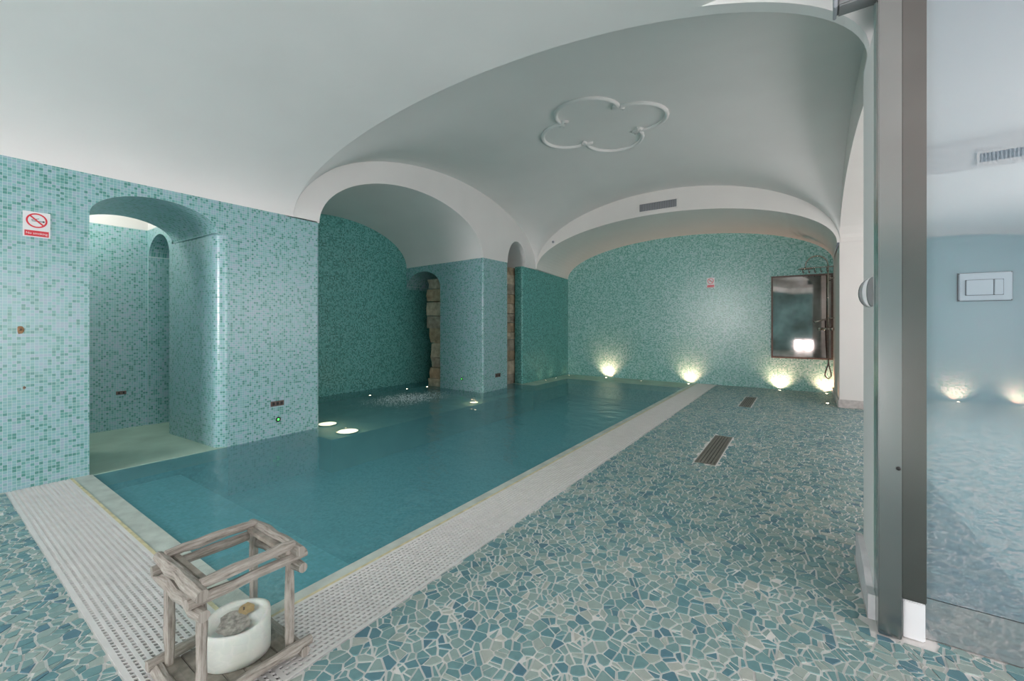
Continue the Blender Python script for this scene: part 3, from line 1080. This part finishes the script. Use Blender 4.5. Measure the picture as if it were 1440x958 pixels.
# ------------------------------------------------------------------ floor drains
M_DRAIN = plain('worn bronze grey steel', (0.21, 0.19, 0.165), 0.45, metal=0.4, noise=0.15, scale=14)
def drain(x0, x1, y0, y1, label):
    d = empty('floor_drain', ((x0 + x1) / 2, (y0 + y1) / 2, 0), label, 'drain', 'floor drains')
    box('tray', x0, x1, y0, y1, 0.0005, 0.0015, M_DARK, d)
    b = 0.014
    for q in [(x0, x1, y0, y0 + b), (x0, x1, y1 - b, y1), (x0, x0 + b, y0 + b, y1 - b), (x1 - b, x1, y0 + b, y1 - b)]:
        box('frame', *q, 0.0, 0.0055, M_DRAIN, d)
    n = 5
    p = (x1 - x0 - 2 * b) / n
    for i in range(n):
        box('bar', x0 + b + i * p + p * 0.14, x0 + b + (i + 1) * p - p * 0.14, y0 + b, y1 - b, 0.001, 0.0045, M_DRAIN, d)
drain(*drains[0], 'long dark steel floor drain, the nearer of the two')
drain(*drains[1], 'dark steel floor drain closer to the far wall')

# ------------------------------------------------------------------ recessed lights
def spotlight(loc, label, energy, cone=120, tilt=(0, 0), group='recessed uplights', r=0.028):
    s = empty('recessed_spotlight', loc, label, 'spotlight', group)
    lathe('rim', [(r * 0.7, 0.001), (r * 0.75, 0.006), (r * 1.15, 0.005), (r * 1.2, 0.0)], loc, M_CHROME, s, 16)
    lathe('lens', [(0.0, 0.0045), (r * 0.7, 0.004)], loc, M_LAMP, s, 16)
    if energy:
        ld = bpy.data.lights.new('spot_beam', 'SPOT')
        ld.energy = energy
        ld.color = WARM
        ld.spot_size = math.radians(cone)
        ld.spot_blend = 0.9
        ld.shadow_soft_size = 0.02
        lo = bpy.data.objects.new('spot_beam', ld)
        COL.objects.link(lo)
        lo.parent = s
        lo.location = (0, 0, 0.012)
        lo.rotation_euler = (math.pi + tilt[0], tilt[1], 0)
    return s
TL = math.radians(32)
spotlight((-3.70, 9.13, WZ + 0.006), 'lit uplight at the water line under the left glow on the far wall', 42, tilt=(-TL, 0))
spotlight((-1.93, 9.13, WZ + 0.006), 'lit uplight at the far wall where coping meets the mosaic', 32, tilt=(-TL, 0))
spotlight((-0.36, 9.13, 0.004), 'lit floor uplight under the left edge of the smoky mirror', 42, tilt=(-TL, 0))
spotlight((0.33, 9.13, 0.004), 'lit floor uplight under the shower hose', 32, tilt=(-TL, 0))
spotlight((0.30, 8.0, 0.004), 'lit floor light beside the skirting of the white right pier', 3)
spotlight((-2.87, 9.05, WZ + 0.006), 'small lit light on the far ledge between the two wall glows', 1.0, r=0.02)
for q, lb in [((-4.62, 9.1), 'in the far left corner of the pool'), ((-4.60, 8.42), 'second from the far left corner'), ((-4.60, 7.95), 'nearest the narrow opening')]:
    spotlight((q[0], q[1], WZ + 0.006), 'small lit light on the left ledge ' + lb, 0.8, tilt=(0, -TL), group='ledge lights', r=0.02)
for q, lb in [((-6.08, 4.55), 'nearest the viewer'), ((-6.12, 5.40), 'middle one'), ((-6.0, 5.80), 'by the rough stone jamb')]:
    spotlight((q[0], q[1], WZ + 0.006), 'small lit light at the alcove waterline, ' + lb, 0.25, group='alcove lights', r=0.024)

M_WATERPATCH = emit('warm glowing water patch', (1.0, 0.76, 0.50), 5.0)
spotlight((1.97, -4.85, 0.004), 'lit floor uplight at the rear wall, left of the pair mirrored in the glass panel', 32, tilt=(TL, 0))
spotlight((2.65, -4.85, 0.004), 'lit floor uplight at the rear wall, right of the pair mirrored in the glass panel', 32, tilt=(TL, 0))
def submerged(loc, label, e, r=0.11):  # glowing disc plus point light standing in for a sunlit patch on the water
    s = empty('water_patch_glow', loc, label, 'water patch', 'glowing water patches')
    lathe('housing', [(r * 1.05, 0.0), (r * 1.15, 0.012), (r, 0.016)], loc, M_CHROME, s, 20)  # ring round the glowing disc; no real lamp sits here
    lathe('lens', [(0.0, 0.022), (r * 0.7, 0.020), (r, 0.0165)], loc, M_WATERPATCH, s, 20)
    ld = bpy.data.lights.new('pool_glow', 'POINT')
    ld.energy = e
    ld.color = (1.0, 0.66, 0.36)
    ld.shadow_soft_size = 0.08
    lo = bpy.data.objects.new('pool_glow', ld)
    COL.objects.link(lo)
    lo.parent = s
    lo.location = (0, 0, 0.055)
submerged((-5.16, 3.20, -0.119), 'glowing disc for a sunlit water patch on the alcove shelf beside the near mosaic pier', 3.0)
submerged((-4.60, 3.12, -0.119), 'glowing disc for a sunlit water patch on the shelf edge off the near mosaic pier', 4.0, 0.12)
submerged((-4.56, 5.48, -0.119), 'glowing disc for a sunlit water patch on the shelf edge before the middle pier', 3.0, 0.07)

# lamp of the side room
g = empty('ceiling_lamp', (-6.1, 0.6, 2.8), 'opal globe lamp lighting the small room behind the doorway', 'lamp')
lathe('rose', [(0.06, 0.0), (0.06, -0.02), (0.0, -0.02)], (-6.1, 0.6, 2.799), M_WPLAST, g, 16)
bm = bmesh.new()
bmesh.ops.create_uvsphere(bm, u_segments=16, v_segments=10, radius=0.10)
bmesh.ops.translate(bm, verts=bm.verts, vec=(-6.1, 0.6, 2.69))
bm_obj('globe', bm, M_GLOBE, g, True)

# ------------------------------------------------------------------ ceiling medallion
def medallion():
    c = (-2.09, 5.0)
    pts = []
    R0, rl = 0.42, 0.37
    # four round lobes joined by small ears
    for q in range(4):
        a0 = math.radians(90 * q)
        cx_, cy_ = c[0] + R0 * math.cos(a0), c[1] + R0 * math.sin(a0)
        for t in lin(-100, 100, 14):
            pts.append((cx_ + rl * math.cos(a0 + math.radians(t)), cy_ + rl * math.sin(a0 + math.radians(t))))
        am = a0 + math.radians(45)
        for da, rr in ((-8, 0.475), (-7, 0.515), (7, 0.515), (8, 0.475)):
            pts.append((c[0] + rr * math.cos(am + math.radians(da)), c[1] + rr * math.sin(am + math.radians(da))))
    P3 = [(x, y, sail_z(x, y) - 0.008) for x, y in pts]
    v, f = tube_data(P3, 0.026, 8, closed=True)
    o = mesh_obj('ceiling_medallion', v, f, M_WHITE, smooth=True)
    tag(o, 'raised white four-lobed plaster moulding on the pool vault', 'moulding')
medallion()

# ------------------------------------------------------------------ vents, detector
def vent(x0, x1, y, z0, z1, out, label):
    v = empty('air_vent', ((x0 + x1) / 2, y, z0), label, 'vent', 'air vents')
    d0, d1 = sorted((y + out * 0.001, y + out * 0.016))
    b = 0.02
    for q in [(x0 - b, x1 + b, z0 - b, z0), (x0 - b, x1 + b, z1, z1 + b), (x0 - b, x0, z0, z1), (x1, x1 + b, z0, z1)]:
        box('frame', q[0], q[1], d0, d1, q[2], q[3], M_CREAM, v)
    e0, e1 = sorted((y + out * 0.001, y + out * 0.003))
    box('backing', x0, x1, e0, e1, z0, z1, M_GREY, v)
    n = 22
    for i in range(n):
        s = x0 + (i + 0.5) * (x1 - x0) / n
        box('louvre', s - 0.006, s + 0.006, d0, d1, z0, z1, M_LGREY, v)
    return v
vent(-2.47, -1.82, Y1, 3.265, 3.40, -1, 'grey louvred air vent on the white band over the far arch')
vent(1.31, 1.85, FY0, 2.665, 2.745, 1, 'grey louvred air vent on the white arch band behind the viewer')
d = empty('smoke_detector', (-4.27, Y1, 2.92), 'small white round detector at the left foot of the far arch', 'detector')
lathe('base', [(0.0, 0.0), (0.035, 0.0), (0.035, -0.015), (0.0, -0.015)], (-4.27, Y1 - 0.001, 2.92), M_WPLAST, d, 16, 'y')
lathe('cap', [(0.024, -0.015), (0.02, -0.035), (0.0, -0.04)], (-4.27, Y1 - 0.001, 2.92), M_LGREY, d, 16, 'y')

# ------------------------------------------------------------------ signs
def text_mesh(txt, size):
    cu = bpy.data.curves.new('lettering', 'FONT')
    cu.body = txt
    cu.size = size
    cu.align_x = 'CENTER'
    cu.align_y = 'CENTER'
    cu.extrude = 0.0004
    to = bpy.data.objects.new('lettering_source', cu)
    COL.objects.link(to)
    dg = bpy.context.evaluated_depsgraph_get()
    me = bpy.data.meshes.new_from_object(to.evaluated_get(dg))
    v = [tuple(q.co) for q in me.vertices]
    f = [tuple(p.vertices) for p in me.polygons]
    bpy.data.objects.remove(to)
    bpy.data.curves.remove(cu)
    bpy.data.meshes.remove(me)
    return v, f
TXT = text_mesh('No smoking', 0.026)
def sign(fr, label, w, h):
    """fr maps (s right, t up, d out of the wall) to the world; s,t from the centre of the plate"""
    base = fr(0, -h / 2, 0)
    s = empty('no_smoking_sign', base, label, 'sign', 'no smoking signs')
    k = w / 0.14
    def bx(nm, s0, s1, t0, t1, d0, d1, m):
        v, f = box_data(s0, s1, t0, t1, d0, d1)
        return mesh_obj(nm, [fr(*p) for p in v], f, m, s)
    bx('plate', -w / 2, w / 2, -h / 2, h / 2, 0.001, 0.005, M_WPLAST)
    ct = h * 0.16
    v, f = [], []
    n = 36
    for i in range(n):
        a_ = 2 * math.pi * i / n
        for r_ in (0.045 * k, 0.055 * k):
            for d_ in (0.005, 0.0058):
                v.append(fr(r_ * math.cos(a_), ct + r_ * math.sin(a_), d_))
    for i in range(n):
        q = ((i + 1) % n) * 4
        p = i * 4
        f += [(p + 1, p + 3, q + 3, q + 1), (p, p + 1, q + 1, q), (p + 2, q + 2, q + 3, p + 3)]
    mesh_obj('ring', v, f, M_RED, s)
    def bar(nm, p, q, wd, d0, d1, m):
        dx, dy = q[0] - p[0], q[1] - p[1]
        L = math.hypot(dx, dy)
        nx, ny = -dy / L * wd / 2, dx / L * wd / 2
        pts = [(p[0] + nx, p[1] + ny), (p[0] - nx, p[1] - ny), (q[0] - nx, q[1] - ny), (q[0] + nx, q[1] + ny)]
        v = [fr(x, y, d0) for x, y in pts] + [fr(x, y, d1) for x, y in pts]
        return mesh_obj(nm, v, [(4, 5, 6, 7), (0, 1, 5, 4), (1, 2, 6, 5), (2, 3, 7, 6), (3, 0, 4, 7)], m, s)
    cig_ = bar('cigarette', (-0.026 * k, ct - 0.004 * k), (0.030 * k, ct - 0.004 * k), 0.010 * k, 0.005, 0.0054, M_LGREY)
    bar('cigarette_tip', (0.030 * k, ct - 0.004 * k), (0.040 * k, ct - 0.004 * k), 0.012 * k, 0.005, 0.0055, M_BLACK).parent = cig_
    bar('smoke_curl', (-0.028 * k, ct + 0.004 * k), (0.012 * k, ct + 0.016 * k), 0.005 * k, 0.005, 0.0054, M_GREY)
    bar('slash', (-0.034 * k, ct + 0.034 * k), (0.034 * k, ct - 0.034 * k), 0.010 * k, 0.005, 0.006, M_RED)
    band_ = bx('red_band', -w * 0.44, w * 0.44, -h * 0.46, -h * 0.24, 0.005, 0.0056, M_RED)
    v, f = TXT
    lett = mesh_obj('lettering', [fr(x * k * 0.86, -h * 0.35 + y * k * 0.86, 0.0062 + z_) for x, y, z_ in v], f, M_WPLAST, band_)
sign(lambda s, t, d: (XL + d, 0.578 + s, 1.945 + t, ), 'white and red No smoking sign on the near mosaic wall left of the doorway', 0.138, 0.188)
sign(lambda s, t, d: (-1.54 + s, YF - d, 2.05 + t), 'small white and red No smoking sign on the far mosaic wall', 0.145, 0.20)

# ------------------------------------------------------------------ small wall fittings
def fitting(fr, label, w, h, nb):
    s = empty('control_plate', fr(0, 0, 0), label, 'control plate', 'control plates')
    def bx(nm, s0, s1, t0, t1, d0, d1, m):
        v, f = box_data(s0, s1, t0, t1, d0, d1)
        mesh_obj(nm, [fr(*p) for p in v], f, m, s)
    bx('plate', -w / 2, w / 2, -h / 2, h / 2, 0.001, 0.006, M_BROWN)
    for i in range(nb):
        c = (i + 0.5) / nb * w * 0.9 - w * 0.45
        bx('button', c - w * 0.09, c + w * 0.09, -h * 0.3, h * 0.3, 0.006, 0.010, M_BLACK)
fitting(lambda s, t, d: (XL + d, 2.325 + s, 0.348 + t), 'small brown three-button plate low on the near mosaic pier', 0.14, 0.055, 3)
fitting(lambda s, t, d: (XL + d, 6.34 + s, 0.26 + t), 'small dark two-button plate low on the middle pier', 0.16, 0.07, 2)
fitting(lambda s, t, d: (-6.53 + d, 1.46 + s, 0.41 + t), 'small dark plate on the back wall seen through the doorway, left one', 0.09, 0.04, 2)
fitting(lambda s, t, d: (-5.9 + s, 2.25 - d, 0.30 + t), 'small dark plate in the tall niche beyond the doorway', 0.10, 0.05, 2)
def led(loc, axis, label):
    s = empty('indicator_light', loc, label, 'indicator', 'green indicators')
    sg = 1 if axis == 'x' else -1
    lathe('bezel', [(0.012, 0.001 * sg), (0.014, 0.008 * sg), (0.026, 0.006 * sg), (0.028, 0.001 * sg)], loc, M_BLACK, s, 18, axis)
    lathe('lens', [(0.0, 0.009 * sg), (0.010, 0.007 * sg), (0.012, 0.004 * sg)], loc, M_GREEN, s, 14, axis)
led((XL, 2.335, 0.172), 'x', 'green lit round indicator low on the near mosaic pier')
led((-5.20, 5.90, 0.20), 'y', 'green lit round indicator low on the alcove face of the middle pier')
def stain(loc, w, h, label):
    s = empty('broken_anchor', loc, label, 'wall anchor', 'old anchors')
    rg = random.Random(int(loc[2] * 1000))
    pts = [(0.5 * w * math.cos(t) * rg.uniform(.6, 1), 0.5 * h * math.sin(t) * rg.uniform(.6, 1)) for t in lin(0, 2 * math.pi, 12)[:-1]]
    v = [(XL + 0.0006, loc[1] + p[0], loc[2] + p[1]) for p in pts] + [(XL + 0.004, loc[1] + p[0] * .9, loc[2] + p[1] * .9) for p in pts]
    n = len(pts)
    mesh_obj('filler_patch', v, [tuple(range(n, 2 * n))] + [(i, (i + 1) % n, n + (i + 1) % n, n + i) for i in range(n)], M_RUST, s)
    lathe('plug', [(0.0, 0.009), (0.006, 0.009), (0.007, 0.003)], (XL, loc[1], loc[2]), M_BROWN, s, 10, 'x')
stain((XL, 0.497, 1.165), 0.045, 0.075, 'rusty patched anchor hole halfway up the near mosaic wall')
stain((XL, 0.517, 0.74), 0.020, 0.030, 'tiny rusty anchor hole low on the near mosaic wall')

# ------------------------------------------------------------------ mirror
m = empty('wall_mirror', (-0.02, YF, 0.6), 'large smoky framed mirror on the far wall beside the shower', 'mirror')
box('mirror_glass', -0.475, 0.405, YF - 0.020, YF - 0.002, 0.605, 2.085, M_MIRROR, m)
for q in [(-0.50, 0.425, 0.585, 0.615), (-0.50, 0.425, 2.075, 2.105), (-0.50, -0.47, 0.615, 2.075), (0.395, 0.425, 0.615, 2.075)]:
    box('frame', q[0], q[1], YF - 0.032, YF - 0.001, q[2], q[3], M_BROWN, m, bevel=0.004)

# ------------------------------------------------------------------ shower
s = empty('shower_column', (0.30, 9.0, 0.9), 'aged chrome rain shower with riser, mixer and looped hose', 'shower')
SX, SY = 0.345, 9.02
tube('riser', [(SX, SY, 1.14), (SX, SY, 2.22)], 0.011, M_CHROME, s, 10)
arcp = [(SX - 0.16 + 0.16 * math.cos(t), SY - 0.04 * math.sin(t / 2), 2.22 + 0.17 * math.sin(t)) for t in lin(0, math.pi, 12)]
tube('gooseneck', arcp + [(SX - 0.32, SY - 0.04, 2.19)], 0.010, M_CHROME, s, 10)
hx, hy, hz = SX - 0.20, SY - 0.05, 2.14
tube('rail', [(hx - 0.19, hy, hz + 0.05), (SX + 0.075, hy, hz + 0.05)], 0.008, M_CHROME, s, 8)
for i in range(5):
    x = hx - 0.16 + i * 0.085
    tube('hook', [(x, hy, hz + 0.05), (x, hy - 0.02, hz - 0.02), (x + 0.012, hy - 0.045, hz - 0.045), (x + 0.02, hy - 0.05, hz - 0.01)], 0.006, M_BROWN, s, 6)
lathe('rain_head', [(0.0, 0.02), (0.02, 0.02), (0.05, 0.006), (0.115, 0.0), (0.115, -0.012), (0.0, -0.014)], (SX - 0.32, SY - 0.04, 2.18), M_CHROME, s, 24)
mixer_ = tube('mixer_body', [(SX - 0.10, SY, 1.13), (SX + 0.085, SY, 1.13)], [0.022, 0.022], M_CHROME, s, 12)
for dx in (-0.115, 0.06):
    lathe('knob', [(0.0, -0.025), (0.028, -0.025), (0.030, 0.0), (0.024, 0.02), (0.0, 0.02)], (SX + dx, SY - 0.02, 1.13), M_CHROME, mixer_, 14, 'x')
tube('hand_shower', [(SX - 0.02, SY - 0.03, 1.30), (SX - 0.12, SY - 0.05, 1.27), (SX - 0.19, SY - 0.06, 1.25)], [0.010, 0.012, 0.020], M_CHROME, s, 10)
tube('bracket', [(SX, SY, 1.31), (0.43, SY, 1.32)], 0.008, M_CHROME, s, 8)
tube('bracket', [(SX, SY, 2.0), (0.43, SY, 2.0)], 0.008, M_CHROME, s, 8)
hose = [(SX, SY - 0.01, 1.11), (SX + 0.004, SY - 0.02, 0.8), (SX + 0.002, SY - 0.02, 0.55), (SX - 0.035, SY - 0.025, 0.40), (SX - 0.040, SY - 0.025, 0.33), (SX, SY - 0.03, 0.285), (SX + 0.040, SY - 0.03, 0.33), (SX + 0.035, SY - 0.035, 0.40), (SX + 0.006, SY - 0.04, 0.55), (SX - 0.012, SY - 0.035, 0.9), (SX - 0.02, SY - 0.03, 1.28)]
def smooth_path(p, n=5):
    out = []
    for i in range(len(p) - 1):
        a_, b_, c_, d_ = (Vector(p[max(i - 1, 0)]), Vector(p[i]), Vector(p[i + 1]), Vector(p[min(i + 2, len(p) - 1)]))
        for k in range(n):
            t = k / n
            out.append(0.5 * ((2 * b_) + (c_ - a_) * t + (2 * a_ - 5 * b_ + 4 * c_ - d_) * t * t + (3 * b_ - a_ - 3 * c_ + d_) * t ** 3))
    return out + [Vector(p[-1])]
tube('hose', smooth_path(hose), 0.009, M_BROWN, s, 8)

# ------------------------------------------------------------------ glass screen on the right
p = empty('steel_post', (0.31, 2.19, 0), 'tall brushed steel double door post at the glass panel', 'post')
box('front_profile', 0.238, 0.306, 2.150, 2.215, 0.006, 2.88, M_STEEL, p, bevel=0.003)
box('rear_profile', 0.308, 0.378, 2.172, 2.230, 0.155, 2.88, M_STEELD, p, bevel=0.003)
box('foot_block', 0.310, 0.376, 2.180, 2.235, 0.006, 0.150, M_WPLAST, p, bevel=0.004)
lathe('screw', [(0.0, -0.004), (0.006, -0.004), (0.008, 0.0)], (0.296, 2.150, 0.655), M_BLACK, p, 12, 'y')
box('glass_edge', 0.240, 0.250, 2.216, 2.298, 0.006, 2.88, M_EDGE, p)
g = empty('glass_panel', (1.2, 2.24, 0), 'tall pale blue lacquered glass panel right of the steel post', 'glass panel')
box('pane', 0.382, 1.95, 2.225, 2.245, 0.16, 2.88, M_PANEL, g)
box('edge_strip', 0.379, 0.384, 2.215, 2.245, 0.16, 2.88, M_EDGE, g)
k = box('glazed_kerb', 0.382, 1.95, 2.222, 2.30, 0.005, 0.158, M_KERB)
tag(k, 'low grey glazed kerb under the pale blue glass panel', 'kerb')
fp = empty('flush_plate', (0.535, 2.22, 1.34), 'rectangular pale flush plate with two keys on the glass panel', 'flush plate')
M_FLUSH = plain('pale blue satin plastic', (0.30, 0.36, 0.40), 0.25)
M_GAP = plain('dark joint', (0.07, 0.085, 0.095), 0.6)
box('shadow_gap', 0.468, 0.605, 2.2195, 2.2240, 1.286, 1.390, M_GAP, fp)
pl_ = box('plate', 0.470, 0.603, 2.213, 2.2195, 1.288, 1.388, M_FLUSH, fp, bevel=0.003)
box('key_joint', 0.4865, 0.5815, 2.2120, 2.2128, 1.3065, 1.3635, M_GAP, pl_)
box('key', 0.488, 0.556, 2.208, 2.2118, 1.308, 1.362, M_FLUSH, pl_, bevel=0.0015)
box('key', 0.558, 0.580, 2.208, 2.2118, 1.308, 1.362, M_FLUSH, pl_, bevel=0.0015)
b = empty('door_closer', (0.17, 2.2, 2.45), 'grey metal box fixed at the top of the steel post', 'door closer')
box('housing', 0.1125, 0.237, 2.13, 2.21, 2.475, 2.62, M_GREY, b, bevel=0.006)
box('cover_plate', 0.100, 0.112, 2.125, 2.215, 2.47, 2.625, M_LGREY, b, bevel=0.003)

# curved handle on the pier
h = empty('wall_hook', (0.239, 2.44, 1.27), 'grey and white curved hook fixed to the narrow white pier', 'hook')
def shell(nm, y0, y1, r, mat):
    P = []
    for t in lin(-90, 90, 12):
        a_ = math.radians(t)
        P.append([(0.239 - r * math.cos(a_) - 0.0, y, 1.34 + 0.062 * math.sin(a_)) for y in (y0, y1)])
    v, f, _ = grid_data(P)
    n = len(v)
    f += [tuple(range(0, n, 2)), tuple(reversed(range(1, n, 2)))]
    mesh_obj(nm, v, f, mat, h)
shell('grip_end', 2.40, 2.44, 0.038, M_GREY)
shell('stripe', 2.365, 2.3995, 0.030, M_WPLAST)
shell('grip', 2.32, 2.3645, 0.017, M_GREY)

# ------------------------------------------------------------------ driftwood lantern
LX, LY = -1.655, 0.66
lan = empty('wooden_lantern', (LX, LY, 0.004), 'square driftwood log lantern standing on the grating corner', 'lantern')
def log(nm, p0, p1, r, seed, n=9, seg=6, wob=0.003):
    rg = random.Random(seed)
    p0, p1 = Vector(p0), Vector(p1)
    pts, rr = [], []
    for i in range(seg + 1):
        t = i / seg
        q = p0.lerp(p1, t) + Vector((rg.uniform(-wob, wob), rg.uniform(-wob, wob), rg.uniform(-wob, wob)))
        pts.append(q)
        rr.append(r * rg.uniform(0.86, 1.12) * (0.9 if i in (0, seg) else 1))
    v, f = tube_data(pts, rr, n, jit=0.06, rg=rg)
    L_ = (p1 - p0).length
    uv = [(abs(2 * (q % n) / n - 1) * 3.14 * r + seed * 0.37, (q // n) / seg * L_ + seed * 0.11) for q in range(len(v))]
    return mesh_obj(nm, v, f, M_WOOD, lan, uvs=uv)
ZB = 0.004
hw = 0.135
for i, (sx, sy) in enumerate([(-1, -1), (1, -1), (1, 1), (-1, 1)]):
    log('post', (LX + sx * hw, LY + sy * hw, ZB + 0.02), (LX + sx * hw, LY + sy * hw, ZB + 0.395), 0.0165, 10 + i, n=6, wob=0.0008)
for i in range(6):
    y0 = LY - 0.15 + i * 0.05
    box('floor_board', LX - 0.15, LX + 0.15, y0 + 0.001, y0 + 0.049, ZB + 0.02, ZB + 0.033, M_BOARD, lan, bevel=0.002)
for i, sy in enumerate((-1, 1)):
    log('base_log', (LX - 0.20, LY + sy * 0.165, ZB + 0.025), (LX + 0.19, LY + sy * 0.165, ZB + 0.025), 0.019, 20 + i)
    log('base_log', (LX + sy * 0.165, LY - 0.19, ZB + 0.045), (LX + sy * 0.165, LY + 0.20, ZB + 0.045), 0.018, 24 + i)
    # two stacked logs on each side at the top
    log('top_log', (LX - 0.19, LY + sy * 0.152, ZB + 0.335), (LX + 0.20, LY + sy * 0.152, ZB + 0.335), 0.0185, 30 + i)
    log('top_log', (LX + sy * 0.150, LY - 0.18, ZB + 0.363), (LX + sy * 0.150, LY + 0.19, ZB + 0.363), 0.0175, 34 + i)
    log('top_log', (LX - 0.185, LY + sy * 0.150, ZB + 0.392), (LX + 0.185, LY + sy * 0.150, ZB + 0.392), 0.022, 38 + i)
    log('top_log', (LX + sy * 0.145, LY - 0.14, ZB + 0.408), (LX + sy * 0.145, LY + 0.145, ZB + 0.408), 0.018, 42 + i)
    box('top_batten', LX - 0.13, LX + 0.13, LY + sy * 0.118 - 0.010, LY + sy * 0.118 + 0.010, ZB + 0.385, ZB + 0.402, M_BOARD, lan, bevel=0.002)
for sx, sy in ((0, -1), (0, 1), (-1, 0), (1, 0)):
    if sx:
        box('glass_pane', LX + sx * 0.128 - 0.001, LX + sx * 0.128 + 0.001, LY - 0.118, LY + 0.118, ZB + 0.036, ZB + 0.33, M_PANE, lan)
    else:
        box('glass_pane', LX - 0.118, LX + 0.118, LY + sy * 0.128 - 0.001, LY + sy * 0.128 + 0.001, ZB + 0.036, ZB + 0.33, M_PANE, lan)

# candle inside
CXc, CYc, CZ = -1.645, 0.675, ZB + 0.0335
can = empty('pillar_candle', (CXc, CYc, CZ), 'thick white oval candle with a burnt hollow inside the driftwood lantern', 'candle')
v, f = [], []
n = 36
prof = [(0.95, 0.0), (1.0, 0.006), (1.0, 0.115), (0.985, 0.128), (0.95, 0.132), (0.86, 0.129), (0.81, 0.122), (0.74, 0.118), (0.0, 0.115)]
for i in range(n):
    t = 2 * math.pi * i / n
    for r_, z_ in prof:
        x, y = 0.105 * r_ * math.cos(t), 0.088 * r_ * math.sin(t)
        ca, sa = math.cos(0.95), math.sin(0.95)
        x, y = x * ca - y * sa, x * sa + y * ca
        tilt = (-x * 0.10 + y * 0.16) if z_ > 0.05 else 0
        lump = 0.004 * math.sin(3 * t + 1) if z_ > 0.1 else 0
        v.append((CXc + x, CYc + y, CZ + z_ + tilt + lump))
m_ = len(prof)
for i in range(n):
    k = (i + 1) % n
    for j in range(m_ - 1):
        f.append((i * m_ + j, k * m_ + j, k * m_ + j + 1, i * m_ + j + 1))
f.append(tuple(i * m_ for i in reversed(range(n))))
mesh_obj('wax_body', v, f, M_WAX, can, smooth=True)
def puddle(nm, cx_, cy_, rx, ry, mat, dz):
    v = [(CXc + cx_, CYc + cy_, CZ + 0.116 + dz - cx_ * .1 + cy_ * .16)]
    rg = random.Random(int(abs(cx_) * 1e4))
    for i in range(20):
        t = 2 * math.pi * i / 20
        k = rg.uniform(0.8, 1.05)
        x, y = cx_ + rx * k * math.cos(t), cy_ + ry * k * math.sin(t)
        v.append((CXc + x, CYc + y, CZ + 0.1155 + dz - x * .1 + y * .16))
    mesh_obj(nm, v, [(0, i + 1, (i + 1) % 20 + 1) for i in range(20)], mat, can, smooth=True)
puddle('soot_pool', 0.008, -0.014, 0.064, 0.050, M_SOOT, 0.007)
puddle('golden_pool', -0.018, 0.040, 0.034, 0.026, M_GOLD, 0.010)
tube('wick', [(CXc - 0.02, CYc + 0.03, CZ + 0.10), (CXc - 0.019, CYc + 0.031, CZ + 0.142)], 0.002, M_BLACK, can, 6)

# ------------------------------------------------------------------ whirlpool foam in the alcove
V, Fc = [], []
rg = random.Random(8)
for i in range(1400):
    gx, gy = rg.gauss(0, 1), rg.gauss(0, 1)
    x, y = -5.35 + gx * 0.30, 4.75 + gy * 0.45
    r = rg.uniform(0.004, 0.011) * max(0.3, 1.2 - 0.4 * math.hypot(gx, gy))
    zc = WZ + r * 0.3 + max(0, rg.gauss(0.01, 0.025)) * max(0, 1 - 0.5 * math.hypot(gx, gy))
    o_ = len(V)
    V += [(x + r, y, zc), (x - r, y, zc), (x, y + r, zc), (x, y - r, zc), (x, y, zc + r * .8), (x, y, zc - r * .8)]
    Fc += [tuple(q + o_ for q in t) for t in [(0, 2, 4), (2, 1, 4), (1, 3, 4), (3, 0, 4), (2, 0, 5), (1, 2, 5), (3, 1, 5), (0, 3, 5)]]
o = mesh_obj('water_spray', V, Fc, M_FOAM, smooth=True)
tag(o, 'pale bubbling whirlpool froth on the water in the alcove', 'water spray', kind='stuff')
